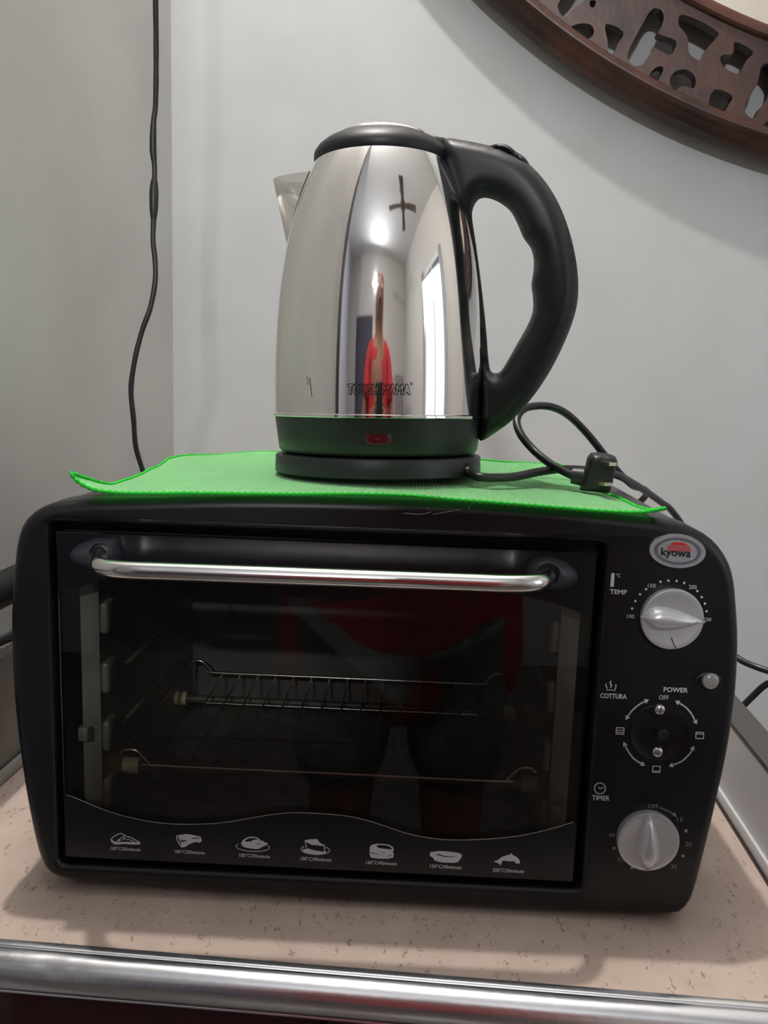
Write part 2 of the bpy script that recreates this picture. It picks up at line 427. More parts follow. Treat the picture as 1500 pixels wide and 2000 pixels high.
# ---------------------------------------------------------------- room shell
def struct(name, bm, m):
    o = finish(name, bm, m, None, 30); o['kind'] = 'structure'; return o
def sbox(name, a, b, m):
    bm = bmesh.new(); box(bm, a, b); return struct(name, bm, m)
sbox('wall_back', (X_L-0.1, Y_W, Z_FL), (X_R+0.1, Y_W+0.1, Z_C), wallm)
sbox('wall_left', (X_L-0.1, Y_LE, Z_FL), (X_L, Y_W, Z_C), leftwallm)
sbox('floor', (X_L2-0.1, Y_F-0.1, Z_FL-0.1), (X_R+0.1, Y_W+0.1, Z_FL), floorm)
sbox('ceiling', (X_L2-0.1, Y_F-0.1, Z_C), (X_R+0.1, Y_W+0.1, Z_C+0.1), ceilm)
paleroom = mat('pale_blue_paint', (0.60, 0.62, 0.68), 0.5)
roomwall = mat('cream_paint', (0.55, 0.53, 0.50), 0.5)
brownm = mat('dark_brown_timber', (0.05, 0.032, 0.028), 0.35)
darkroom = mat('dim_room_shade', (0.06, 0.055, 0.08), 0.6)
sbox('wall_far_left', (X_L2-0.1, Y_F, Z_FL), (X_L2, Y_LE+0.1, Z_C), paleroom)
sbox('wall_partition', (X_L2, Y_LE, Z_FL), (X_L-0.1, Y_LE+0.1, Z_C), paleroom)
sbox('trim_1', (X_L-0.13, Y_LE-0.035, Z_FL), (X_L+0.012, Y_LE-0.001, Z_C), brownm)
# front wall (behind the photographer) with a doorway
bm = bmesh.new()
dx0, dx1, dz = -1.15, -0.15, 1.25
box(bm, (X_L2-0.1, Y_F-0.1, Z_FL), (dx0, Y_F, Z_C)); box(bm, (dx1, Y_F-0.1, Z_FL), (X_R+0.1, Y_F, Z_C)); box(bm, (dx0, Y_F-0.1, dz), (dx1, Y_F, Z_C))
struct('wall_front', bm, roomwall)
sbox('doorway_dark_panel', (dx0+0.01, Y_F-0.09, Z_FL), (dx1-0.01, Y_F-0.04, dz-0.01), darkroom)  # dark panel in the doorway; its colour stands for the unlit room beyond
# right wall with a window
wy0, wy1, wz0, wz1 = -1.35, -0.15, 0.15, 1.35
bm = bmesh.new()
box(bm, (X_R, Y_F, Z_FL), (X_R+0.1, wy0, Z_C)); box(bm, (X_R, wy1, Z_FL), (X_R+0.1, Y_W, Z_C))
box(bm, (X_R, wy0, Z_FL), (X_R+0.1, wy1, wz0)); box(bm, (X_R, wy0, wz1), (X_R+0.1, wy1, Z_C))
struct('wall_right', bm, roomwall)
bm = bmesh.new()
for a, b in (((X_R-0.02, wy0-0.05, wz0-0.05), (X_R+0.03, wy1+0.05, wz0)), ((X_R-0.02, wy0-0.05, wz1), (X_R+0.03, wy1+0.05, wz1+0.05)),
             ((X_R-0.02, wy0-0.05, wz0), (X_R+0.03, wy0, wz1)), ((X_R-0.02, wy1, wz0), (X_R+0.03, wy1+0.05, wz1)),
             ((X_R-0.01, (wy0+wy1)/2-0.02, wz0), (X_R+0.02, (wy0+wy1)/2+0.02, wz1))): box(bm, a, b)
struct('window_1', bm, boardm)

# ---------------------------------------------------------------- kitchen cabinet with the flecked worktop
XI0, XI1, YC, YB = -0.2955, 0.3255, -0.0575, 0.64
cab = tag(empty('kitchen_cabinet', (0, 0.25, Z_FL)), 'kitchen cabinet under the oven with flecked beige top and chrome front edge', 'cabinet')
def cabpart(name, bm, m, smooth=30):
    o = finish(name, bm, m, cab, smooth); o.matrix_parent_inverse = Matrix.Translation((0, -0.25, -Z_FL)); return o
bm = bmesh.new(); box(bm, (XI0-0.013, YC, -0.030), (XI1+0.022, YB, 0.0)); tag(cabpart('worktop', bm, lamm), 'flecked beige laminate top')
bm = bmesh.new(); box(bm, (XI0-0.013, YC, -0.029), (XI0, YB, 0.109)); sbL = cabpart('side_board', bm, boardl); tag(sbL, 'side board left of the oven, coloured as if shaded')
bm = bmesh.new(); box(bm, (XI1, YC, -0.029), (XI1+0.0235, YB, 0.0725)); sbR = cabpart('side_board', bm, boardm); tag(sbR, 'white side board right of the oven')
def sub(name, a, b, m, par, bev=0.0):
    bm = bmesh.new(); box(bm, a, b, bev); return finish(name, bm, m, par, 30)
sub('top_edging', (XI0-0.0135, YC-0.001, 0.109), (XI0+0.0006, YB, 0.1165), lightedge, sbL)
sub('corner_strip', (XI0, YC, 0.0), (XI0+0.004, YB, 0.012), lightedge, sbL, 0.0015)
sub('top_edging', (XI1-0.0005, YC-0.001, 0.0725), (XI1+0.024, YB, 0.0760), edgem, sbR)
sub('corner_strip', (XI1-0.0035, YC, 0.0), (XI1, YB, 0.012), boardm, sbR, 0.0015)
sub('sealant_line', (XI1-0.0050, YC, 0.0), (XI1-0.0033, YB, 0.0022), rubber, sbR)
# chrome edge moulding: cross-section swept along x, with small dents
prof = [(YC, -0.002), (YC, 0.0006), (YC-0.0040, 0.0006), (YC-0.0046, 0.0003), (YC-0.0052, -0.0004), (YC-0.0060, -0.0002), (YC-0.0068, 0.0003)]
cyb, czb, rb = YC-0.0078, -0.0125, 0.0128
for i in range(15):
    a = math.radians(88+i*(-88-90)/14 + 0)
    aa = math.radians(92 + i*(176/14))
    prof.append((cyb+rb*math.cos(aa)*0.92, czb+rb*math.sin(aa)))
prof += [(YC-0.0070, -0.0262), (YC-0.0095, -0.0272), (YC-0.0098, -0.0286), (YC-0.0085, -0.0296), (YC-0.002, -0.0300)]
bm = bmesh.new(); nx = 300; rows = []
xa, xb = XI0-0.013, XI1+0.024
for i in range(nx+1):
    x = xa+(xb-xa)*i/nx; row = []
    for k, (y, z) in enumerate(prof):
        d = 0.0
        if 6 < k < 20:
            d = 0.00006*math.sin(x*47+k*0.25)*math.sin(x*19+1)
            for c, s_, a_ in ((-0.152, 0.009, 0.0005), (-0.135, 0.006, 0.0002), (-0.09, 0.02, 0.0002), (0.20, 0.02, 0.0002)):
                d -= a_*math.exp(-((x-c)/s_)**2)*math.exp(-((k-10)/3.0)**2)
        row.append(bm.verts.new((x, y-d, z+d*0.5)))
    rows.append(row)
for A, B in zip(rows, rows[1:]):
    for k in range(len(prof)-1): bm.faces.new((A[k], A[k+1], B[k+1], B[k]))
bm.faces.new(rows[0]); bm.faces.new(list(reversed(rows[-1])))
bmesh.ops.recalc_face_normals(bm, faces=bm.faces)
tag(cabpart('edge_moulding', bm, chromem, 60), 'chrome rounded edge moulding')
bm = bmesh.new(); box(bm, (XI0-0.013, YC+0.015, Z_FL+0.08), (XI1+0.022, YB, -0.0305)); cabpart('carcass', bm, brownm)
for i in range(2):
    xm = (XI0+XI1)/2; a, b = ((XI0-0.010, xm-0.002), (xm+0.002, XI1+0.020))[i]
    bm = bmesh.new(); box(bm, (a, YC-0.003, Z_FL+0.10), (b, YC+0.0145, -0.033), 0.002)
    tag(cabpart('cabinet_door', bm, maroonm), 'dark maroon glossy door')
bm = bmesh.new(); box(bm, (XI0, YC+0.06, Z_FL+0.0005), (XI1, YB-0.02, Z_FL+0.0795)); cabpart('plinth', bm, brownm)

# dark foam-covered pipe low along the left wall, and the black lead lying on the left board
pth = [(X_L+0.034, y, 0.1775) for y in (-0.20, 0.0, 0.2, 0.4, 0.60)]
zc = 0.5*(hit(16, 1111, 0, X_L+0.034).z+hit(14, 1180, 0, X_L+0.034).z)
rp = 0.5*(hit(16, 1111, 0, X_L+0.034).z-hit(14, 1180, 0, X_L+0.034).z)
pipe = tubeo('pipe', [(p[0], p[1], zc) for p in pth], rp, tapem, None, 20)
tag(pipe, 'thick dark grey pipe running level along the left wall beside the oven', 'pipe')
for y in (-0.1, 0.5):
    bm = bmesh.new(); tube(bm, [(X_L+0.034+rp*1.04*math.cos(t), y, zc+rp*1.04*math.sin(t)) for t in [2*PI*i/24 for i in range(24)]], 0.002, 8, closed=True)
    box(bm, (X_L, y-0.006, zc-0.004), (X_L+0.034-rp*0.95, y+0.006, zc+0.004))
    finish('pipe_clip', bm, galvm, pipe)
ld = tubeo('power_lead', crom([(XI0-0.0065, 0.02, 0.1199), (XI0-0.006, 0.10, 0.1199), (XI0-0.008, 0.14, 0.1203), (XI0-0.004, 0.19, 0.1199), (XI0-0.008, 0.30, 0.1199), (XI0-0.006, 0.5, 0.1199)], 8), 0.0034, rubber, None, 10)
tag(ld, 'short black lead lying on the top of the left side board', 'cable')

# ---------------------------------------------------------------- round carved frame on the back wall
RC = Vector((0.703, 1.548)); GAP = 0.034
YFR = Y_W-GAP
def onframe(x, y, Y=YFR-0.012): p = hit(x, y, 1, Y); return Vector((p.x, p.z))
def zpx(lst): return [(850+a*0.43333, b*0.43333) for a, b in lst]
outp = zpx([(220, 0), (340, 100), (480, 190), (640, 290), (800, 380), (960, 460), (1150, 545), (1330, 620), (1500, 690)])
inp = zpx([(1240, 0), (1370, 50), (1500, 110)])
RO = sum((onframe(*p)-RC).length for p in outp)/len(outp)
RI = sum((onframe(*p)-RC).length for p in inp)/len(inp)
frame = tag(empty('round_frame', (RC.x, Y_W, RC.y)), 'large round dark carved wooden frame hanging on the wall above right of the kettle', 'wall frame')
T0, T1 = math.radians(176), math.radians(312)
def ringpt(R, t, y): return Vector((R*math.cos(t), y-Y_W, R*math.sin(t)))
def sweep(name, prof, m, sm=50, n=220):
    bm = bmesh.new(); rows = []
    for i in range(n+1):
        t = T0+(T1-T0)*i/n; rows.append([bm.verts.new(ringpt(R, t, y)) for R, y in prof])
    for A, B in zip(rows, rows[1:]):
        for k in range(len(prof)): bm.faces.new((A[k], A[(k+1) % len(prof)], B[(k+1) % len(prof)], B[k]))
    bm.faces.new(rows[0]); bm.faces.new(list(reversed(rows[-1])))
    bmesh.ops.recalc_face_normals(bm, faces=bm.faces)
    return finish(name, bm, m, frame, sm)
FY = YFR-0.010         # front face of the pierced band
sweep('outer_moulding', [(RO-0.030, YFR+0.004), (RO-0.030, FY-0.004), (RO-0.027, FY-0.007), (RO-0.021, FY-0.0065), (RO-0.018, FY-0.001), (RO-0.012, FY+0.002), (RO-0.004, FY+0.004), (RO, FY+0.010), (RO, YFR+0.016), (RO-0.010, YFR+0.020)], woodm)
sweep('inner_moulding', [(RI, YFR+0.004), (RI, FY-0.002), (RI+0.004, FY-0.005), (RI+0.012, FY-0.006), (RI+0.016, FY-0.002), (RI+0.017, YFR+0.004)], woodm)
cut = [zpx(l) for l in (
    [(600, 140), (622, 112), (660, 102), (700, 108), (718, 138), (700, 168), (660, 178), (620, 165)],
    [(770, 105), (850, 140), (822, 200), (803, 250), (785, 250), (778, 180)],
    [(962, 60), (990, 34), (1022, 44), (1033, 80), (1020, 120), (1008, 150), (1088, 182), (1062, 245), (1000, 215), (982, 222), (950, 270), (925, 293), (885, 287), (868, 250), (890, 190), (930, 118)],
    [(1000, 300), (1026, 298), (1028, 320), (1012, 350), (992, 372), (962, 356), (975, 322)],
    [(1060, 350), (1088, 318), (1130, 310), (1168, 335), (1177, 370), (1165, 396), (1125, 385), (1100, 392), (1080, 410), (1062, 380)],
    [(1105, 65), (1150, 72), (1210, 98), (1275, 140), (1272, 165), (1230, 212), (1198, 268), (1150, 240), (1142, 190), (1132, 150), (1100, 110)],
    [(1355, 185), (1435, 230), (1405, 270), (1372, 330), (1310, 305), (1286, 268), (1298, 245), (1345, 238)],
    [(1262, 400), (1340, 428), (1325, 470), (1298, 506), (1235, 480)],
    [(1500, 285), (1472, 300), (1460, 355), (1438, 405), (1408, 450), (1398, 500), (1440, 532), (1472, 482), (1510, 438), (1535, 350)],
    [(700, 0), (726, 2), (716, 30), (700, 25)])]
polar = []
for lp in cut:
    q = []
    for p in lp:
        d = onframe(*p)-RC; q.append((d.length, math.atan2(d.y, d.x) % (2*PI)))
    polar.append(q)
allt = [t for l in polar for _, t in l]; per = (max(allt)-min(allt))*1.02
rin, rout = RI+0.008, RO-0.024
loops = []; n = 260
outer_loop = [(rout, T0+(T1-T0)*i/n) for i in range(n+1)]+[(rin, T1-(T1-T0)*i/n) for i in range(n+1)]
holes = []
for k in range(-4, 5):
    for l in polar:
        q = [(r, t+k*per) for r, t in l]
        if min(t for _, t in q) > T0+0.02 and max(t for _, t in q) < T1-0.02 and max(r for r, _ in q) < rout+0.01:
            q = [(min(max(r, rin+0.004), rout-0.003), t) for r, t in q]
            q2 = crom([(r*math.cos(t), r*math.sin(t), 0) for r, t in q], 3, True)
            holes.append([(p.x, p.y) for p in q2])
LP = [[(r*math.cos(t), r*math.sin(t)) for r, t in outer_loop]]+holes
plate('pierced_band', LP, lambda x, y, k: Vector((x, (FY if k == 0 else YFR+0.008)-Y_W, y)), woodm, frame, smooth=25)
# spacer block holding the frame off the wall, and the pale panel it surrounds
for t in (math.radians(182), math.radians(305)):
    c = ringpt((RI+RO)/2, t, Y_W); boxo('wall_spacer', (c.x-0.02, -GAP+0.006, c.z-0.02), (c.x+0.02, 0.0, c.z+0.02), brownm, frame)
sweep('inner_panel', [(RI-0.30, YFR+0.012), (RI-0.30, YFR+0.006), (RI+0.012, YFR+0.006), (RI+0.012, YFR+0.012)], creamm)
sweep('panel_rib', [(RI-0.045, YFR+0.006), (RI-0.045, YFR+0.002), (RI-0.041, YFR+0.002), (RI-0.041, YFR+0.006)], creamm)

# ---------------------------------------------------------------- black cable hanging on the left wall
hpx = [(304, -60), (304, 0), (305, 100), (304, 200), (300, 240), (299, 290), (302, 330), (301, 365), (300, 430), (299, 470), (303, 510), (303, 550), (294, 600), (278, 645), (264, 700), (256, 760), (261, 820), (265, 870), (276, 910), (290, 950)]
YH = 0.36
pp = crom([hit(x, y, 1, YH+0.012*math.sin(y*0.006)) for x, y in hpx], 8)
pp += crom([pp[-1], (pp[-1].x+0.012, YH, 0.20), (pp[-1].x+0.02, YH, 0.10), (pp[-1].x+0.03, YH+0.01, 0.02), (pp[-1].x+0.09, YH+0.03, 0.0035)], 8)[1:]
# upper continuation to the ceiling
pp = [Vector((pp[0].x+0.002, YH, Z_C-0.002))]+pp
def taper(i, t):
    z = pp[i].z; r = 0.0027
    for a, b, g in ((hit(300, 235, 1, YH).z, hit(300, 310, 1, YH).z, 0.0009), (hit(300, 345, 1, YH).z, hit(300, 425, 1, YH).z, 0.0021)):
        m_ = (a+b)/2; h = abs(a-b)/2
        if abs(z-m_) < h: r += g*(1-((z-m_)/h)**2)**0.7
    return r+0.0001*math.sin(z*190)
hc = tubeo('hanging_cable', pp, taper, rubber, None, 12)
tag(hc, 'thin black cable hanging in the corner left of the kettle, wrapped with tape', 'cable')

# ---------------------------------------------------------------- toaster oven
MO = Matrix.Rotation(K, 4, 'Z')
oven = tag(empty('toaster_oven', Mw=MO), 'black toaster oven with glass door and silver knobs standing on the flecked beige top', 'toaster oven')
def H(x, y, Y=0.0): return hit(x, y, 1, Y, MO)
OUT = [(160, 974), (260, 971), (420, 967), (560, 967), (700, 970), (850, 975), (1000, 984), (1100, 991), (1200, 1001), (1290, 1012), (1345, 1027), (1385, 1050), (1412, 1082), (1427, 1120), (1433, 1170), (1437, 1250), (1432, 1350), (1418, 1450), (1397, 1550), (1371, 1660), (1349, 1740), (1332, 1765), (1295, 1776), (1100, 1771), (900, 1761), (735, 1752), (500, 1736), (300, 1722), (160, 1711), (115, 1702), (92, 1683), (76, 1640), (58, 1550), (43, 1450), (33, 1350), (28, 1250), (29, 1170), (34, 1100), (42, 1045), (60, 1008), (100, 983)]
ol = [H(*p, 0.009) for p in OUT]
ol = [Vector((p.x, p.z, 0)) for p in ol]
NO = 220
ol = resample(crom(ol, 8, True), NO)
if sum(ol[i-1].x*ol[i].y-ol[i].x*ol[i-1].y for i in range(NO)) < 0: ol.reverse()
def inset(P, d):
    n = len(P); out = []
    for i in range(n):
        t = (P[(i+2) % n]-P[i-2]).normalized(); out.append(P[i]+Vector((-t.y, t.x, 0))*d)
    return out
def rrect(x0, x1, z0, z1, r, n=6):
    out = []
    for cx, cz, a in ((x1-r, z1-r, 0), (x0+r, z1-r, 90), (x0+r, z0+r, 180), (x1-r, z0+r, 270)):
        for i in range(n+1):
            t = math.radians(a+90*i/n); out.append(Vector((cx+r*math.cos(t), cz+r*math.sin(t), 0)))
    return out
HX0, HX1, HZ0, HZ1 = -0.1762, 0.1768, 0.0215, 0.2580
bm = bmesh.new()
def ringv(P, y): return [bm.verts.new((p.x, y, p.y)) for p in P]
def bridge(A, B):
    for i in range(len(A)): bm.faces.new((A[i], A[(i+1) % len(A)], B[(i+1) % len(B)], B[i]))
rg = [ringv(inset(ol, 0.004), 0.030), ringv(ol, 0.030), ringv(ol, 0.0075)]
for a in (20, 40, 60, 78): rg.append(ringv(inset(ol, 0.0075*(1-math.cos(math.radians(a)))), 0.0075*(1-math.sin(math.radians(a)))))
edge = inset(ol, 0.0075); rg.append(ringv(edge, 0.0))
for A, B in zip(rg, rg[1:]): bridge(A, B)
hs = []
for off, y in ((0.0042, 0.0), (0.0028, 0.0004), (0.0014, 0.0013), (0.0004, 0.0028), (0, 0.0044), (0, 0.022)):
    hs.append(ringv(rrect(HX0-off, HX1+off, HZ0-off, HZ1+off, 0.004+off), y))
for A, B in zip(hs, hs[1:]): bridge(A, B)
hl = rrect(HX0-0.0042, HX1+0.0042, HZ0-0.0042, HZ1+0.0042, 0.0082)
flat, tris = tri2([edge, hl])
VV = rg[-1]+hs[0]
for t in tris: bm.faces.new([VV[i] for i in t])
bmesh.ops.recalc_face_normals(bm, faces=bm.faces)
finish('front_frame', bm, blackp, oven, 35)
# case behind the frame
bm = bmesh.new()
ci = inset(ol, 0.0016)
def topz(x):
    best = -1
    for i in range(NO):
        a, b = ol[i-1], ol[i]
        if min(a.x, b.x) <= x <= max(a.x, b.x) and abs(b.x-a.x) > 1e-9: best = max(best, a.y+(b.y-a.y)*(x-a.x)/(b.x-a.x))
    return best
bk = inset(ol, 0.006)
A = ringv(ci, 0.024); B = ringv(ci, 0.280); C_ = ringv(bk, 0.288)
bridge(A, B); bridge(B, C_); bm.faces.new(C_)
inner = [bm.verts.new((p.x*0.985, 0.024, (p.y-0.14)*0.985+0.14)) for p in ci]
inb = [bm.verts.new((p.x*0.985, 0.275, (p.y-0.14)*0.985+0.14)) for p in ci]
bridge(inner, A); bridge(inb, inner)
bmesh.ops.recalc_face_normals(bm, faces=bm.faces)
finish('case', bm, blackm, oven, 35)
for fx, fy in ((-0.165, 0.030), (0.236, 0.030), (-0.165, 0.255), (0.236, 0.255)):
    latheo('foot', [(0, 0), (0.0105, 0), (0.0125, 0.002), (0.0125, 0.009), (0.011, 0.019), (0, 0.019)], rubber, oven, 24, Matrix.Translation((fx, fy, 0.0002)))
# oven cavity: open-front box, with pale side flanges and pressed tabs
CX0, CX1, CZ0, CZ1, CY0, CY1 = -0.1530, 0.1560, 0.036, 0.247, 0.023, 0.255
bm = bmesh.new()
v = [bm.verts.new(c) for c in ((CX0, CY0, CZ0), (CX1, CY0, CZ0), (CX1, CY0, CZ1), (CX0, CY0, CZ1), (CX0+0.004, CY1, CZ0), (CX1-0.004, CY1, CZ0), (CX1-0.004, CY1, CZ1), (CX0+0.004, CY1, CZ1))]
for f in ((4, 5, 6, 7), (3, 2, 6, 7), (0, 1, 5, 4)): bm.faces.new([v[i] for i in f])
bmesh.ops.recalc_face_normals(bm, faces=bm.faces); bmesh.ops.reverse_faces(bm, faces=bm.faces)
finish('cavity_lining', bm, cavm, oven, 0)
for s, x0, x1 in ((0, CX0, CX0+0.004), (1, CX1, CX1-0.004)):
    bm = bmesh.new()
    a = [bm.verts.new(c) for c in ((x0, CY0, CZ0), (x1, CY1, CZ0), (x1, CY1, CZ1), (x0, CY0, CZ1))]
    bm.faces.new(a)
    sg = 1 if s == 0 else -1
    # front flange strip and embossed rail bumps
    box(bm, (x0-sg*0.012, CY0-0.002, CZ0), (x0+sg*0.0005, CY0, CZ1))
    for z in (0.062, 0.104, 0.146, 0.188, 0.226):
        box(bm, (x0, CY0-0.001, z-0.010), (x0+sg*0.006, CY0+0.016, z+0.012), 0.0025, 3)
    for z in (0.098, 0.140):
        box(bm, (x0, CY0+0.04, z-0.0015), (x0+sg*0.003, CY1-0.02, z+0.0015), 0.001)
    finish('side_lining', bm, galvm, oven, 30)
boxo('cavity_flange', (CX0-0.024, CY0-0.001, CZ1-0.001), (CX1+0.024, CY0, CZ1+0.015), blackm, oven); boxo('cavity_flange', (CX0-0.024, CY0-0.001, CZ0-0.018), (CX1+0.024, CY0, CZ0), blackm, oven)
# embossed rectangle on the back wall
bm = bmesh.new()
tube(bm, [(p.x, CY1-0.001, p.y) for p in rrect(CX0+0.04, CX1-0.045, 0.125, 0.225, 0.012)], 0.0016, 8, closed=True)
bmesh.ops.recalc_face_normals(bm, faces=bm.faces); finish('back_emboss', bm, cavm, oven, 50)
bm = bmesh.new(); box(bm, (CX0+0.004, CY0+0.008, CZ0+0.0005), (CX1-0.004, CY1-0.006, CZ0+0.002)); finish('crumb_tray', bm, trayd, oven)
for y in (0.065, 0.20):
    e = tubeo('heating_element', [(CX0+0.012, y, 0.064), (CX1-0.012, y, 0.064)], 0.0035, trayd, oven, 12)
    for x in (CX0+0.001, CX1-0.013):
        latheo('ceramic_end', [(0, 0), (0.0062, 0), (0.0062, 0.012), (0, 0.012)], ceramm, e, 20, Matrix.Translation((x, y, 0.064)) @ Matrix.Rotation(PI/2, 4, 'Y'))

# rack: its own thing, resting on the rails
ZR = H(600, 1505, 0.045).z
rack = tag(empty('oven_rack', Mw=MO @ Matrix.Translation((0, 0, 0))), 'wire rack inside the dark oven behind the glass door', 'oven rack')
yf, yb = 0.042, 0.235
zl = H(215, 1448, yf).z; zr2 = H(1060, 1518, yf).z
zt = (zl+zr2)/2; zlow = zt-0.0105
def rackbar(y):
    return crom([(CX0+0.0075, y+0.002*0, zt), (CX0+0.018, y, zt), (CX0+0.027, y, zlow+0.0015), (CX0+0.033, y, zlow), (0, y, zlow), (CX1-0.033, y, zlow), (CX1-0.027, y, zlow+0.0015), (CX1-0.018, y, zt), (CX1-0.0075, y, zt)], 6)
bm = bmesh.new()
tube(bm, rackbar(yf), 0.0017, 10); tube(bm, rackbar(yb), 0.0017, 10)
tube(bm, [(CX0+0.0085, yf-0.004, zt), (CX0+0.0085, yb+0.004, zt)], 0.0015, 10)
tube(bm, [(CX1-0.0085, yf-0.004, zt), (CX1-0.0085, yb+0.004, zt)], 0.0015, 10)
bmesh.ops.recalc_face_normals(bm, faces=bm.faces); finish('rack_frame', bm, wirem, rack, 60)
bm = bmesh.new()
for i in range(15):
    x = CX0+0.037+(CX1-CX0-0.074)*i/14
    tube(bm, [(x, yf, zlow-0.0022), (x, yb, zlow-0.0022)], 0.0009, 6)
for y in (0.10, 0.17): tube(bm, [(CX0+0.035, y, zlow-0.0036), (CX1-0.035, y, zlow-0.0036)], 0.0010, 6)
bmesh.ops.recalc_face_normals(bm, faces=bm.faces); finish('rack_wires', bm, wirem, rack, 60)

# door: glass slab with black printed bands
YG = 0.0012
gx0, gx1, gz0, gz1 = -0.1718, 0.1718, 0.0270, 0.2520
bm = bmesh.new(); box(bm, (gx0, YG, gz0), (gx1, YG+0.004, gz1), 0.0006, 1)
door = finish('glass_door', bm, glassm, oven, 30)
def band(name, lpx, m, yy, t=0.0002, par=door):
    L = [(H(x, y, yy).x, H(x, y, yy).z) for x, y in lpx]
    return plate(name, [L], lambda x, y, k: Vector((x, yy-(t if k == 0 else 0), y)), m, par)
topw = crom([(p[0], p[1], 0) for p in [(112, 1154), (150, 1148), (200, 1133), (270, 1118), (350, 1115), (420, 1127), (483, 1143), (547, 1161), (600, 1171), (650, 1175), (700, 1172), (760, 1162), (800, 1153), (860, 1145), (940, 1146), (1032, 1166), (1080, 1178), (1120, 1192), (1158, 1208)]], 5)
ya = YG-0.0001
tl = H(112, 1154, ya); L = [(H(p.x, p.y, ya).x, H(p.x, p.y, ya).z) for p in topw]
L[0] = (gx0+0.0006, L[0][1]); L[-1] = (gx1-0.0006, L[-1][1])
plate('top_print', [L+[(gx1-0.0006, gz1-0.0006), (gx0+0.0006, gz1-0.0006)]], lambda x, y, k: Vector((x, ya-(0.0002 if k == 0 else 0), y)), printm, door)
botw = crom([(p[0], p[1], 0) for p in [(130, 1553), (150, 1560), (192, 1578), (237, 1593), (293, 1605), (341, 1610), (397, 1610), (446, 1606), (491, 1598), (535, 1591), (573, 1588), (632, 1590), (693, 1597), (749, 1613), (787, 1626), (831, 1636), (880, 1641), (936, 1640), (992, 1636), (1040, 1628), (1085, 1617), (1120, 1606)]], 5)
L = [(H(p.x, p.y, ya).x, H(p.x, p.y, ya).z) for p in botw]; L[0] = (gx0+0.0006, L[0][1]); L[-1] = (gx1-0.0006, L[-1][1])
plate('bottom_print', [L+[(gx1-0.0006, gz0+0.0006), (gx0+0.0006, gz0+0.0006)]], lambda x, y, k: Vector((x, ya-(0.0002 if k == 0 else 0), y)), printm, door)
mk = Marks(MO, 1, ya-0.0004); mk.stroke([(p.x, p.y-0.6) for p in botw], 1.7); mk.build('silver_line', silverp, door)
# door handle
RH = 0.0056
hy = -0.030
xa_, xb_ = H(168, 1104, -0.020).x, H(1087, 1128, -0.020).x
za_, zb2 = H(190, 1111, hy).z, H(1071, 1143, hy).z
RC_ = 0.016
ma, mb = H(196, 1083, -0.008), H(1070, 1121, -0.008)
hl_ = [ma+Vector((0, 0.006, 0.0)), ma, Vector((xa_+RH+0.001, -0.017, (ma.z+za_*2)/3)), Vector((xa_+RH+0.008, hy+0.0035, za_+0.0002)), Vector((xa_+RH+0.024, hy, za_))]
for i in range(1, 10): hl_.append(hl_[4].lerp(Vector((xb_-RH-0.024, hy, zb2)), i/10))
hl_ += [Vector((xb_-RH-0.024, hy, zb2)), Vector((xb_-RH-0.008, hy+0.0035, zb2+0.0002)), Vector((xb_-RH-0.001, -0.017, (mb.z+zb2*2)/3)), mb, mb+Vector((0, 0.006, 0.0))]
hl_ = resample(crom(hl_, 10), 200, False)
for _ in range(12): hl_ = [hl_[0]]+[(hl_[i-1]+hl_[i]*2+hl_[i+1])/4 for i in range(1, 199)]+[hl_[-1]]
tubeo('door_handle', hl_, RH, handlem, door, 28)
def boss(outpx, tip, name='handle_mount'):
    bm = bmesh.new()
    lp = resample(crom([(H(x, y, ya).x, H(x, y, ya).z, 0) for x, y in outpx], 6, True), 60)
    c = Vector((H(*tip, -0.011).x, H(*tip, -0.011).z, 0))
    rings = []
    for k, (s, y) in enumerate(((0, 0.0), (0.05, -0.0022), (0.2, -0.0055), (0.45, -0.0090), (0.66, -0.0112), (0.74, -0.0110), (0.74, -0.008))):
        rr = []
        for p in lp:
            q = c+(p-c).normalized()*0.0072
            w = p.lerp(q, min(s/0.74, 1))
            rr.append(bm.verts.new((w.x, YG-0.0003+y, w.y)))
        rings.append(rr)
    for A, B in zip(rings, rings[1:]):
        for i in range(60): bm.faces.new((A[i], A[(i+1) % 60], B[(i+1) % 60], B[i]))
    bm.faces.new(rings[-1]); bmesh.ops.recalc_face_normals(bm, faces=bm.faces)
    finish(name, bm, bossm, door, 50)
boss([(137, 1082), (150, 1066), (180, 1053), (207, 1052), (228, 1063), (237, 1080), (235, 1096), (222, 1108), (190, 1112), (160, 1104), (142, 1095)], (196, 1083))
boss([(1026, 1116), (1032, 1100), (1048, 1088), (1070, 1087), (1095, 1093), (1118, 1107), (1129, 1124), (1124, 1138), (1100, 1150), (1070, 1152), (1040, 1142), (1028, 1130)], (1070, 1122))
# door hinge pins
for q in ((167, 1431), (1086, 1582)):
    p = H(*q, 0.012); boxo('hinge_pin', (p.x-0.004, 0.008, p.z-0.005), (p.x+0.003, 0.014, p.z+0.005), galvm, oven, 0.0015)

# food pictures with baking times
def Z1(a, b): return (200+a*0.15333, 1600+b*0.15333)
def Z2(a, b): return (440+a*0.15333, 1610+b*0.15333)
def Z3(a, b): return (700+a*0.23333, 1620+b*0.23333)
def pts(f, l): return [f(a, b) for a, b in l]
icons = []
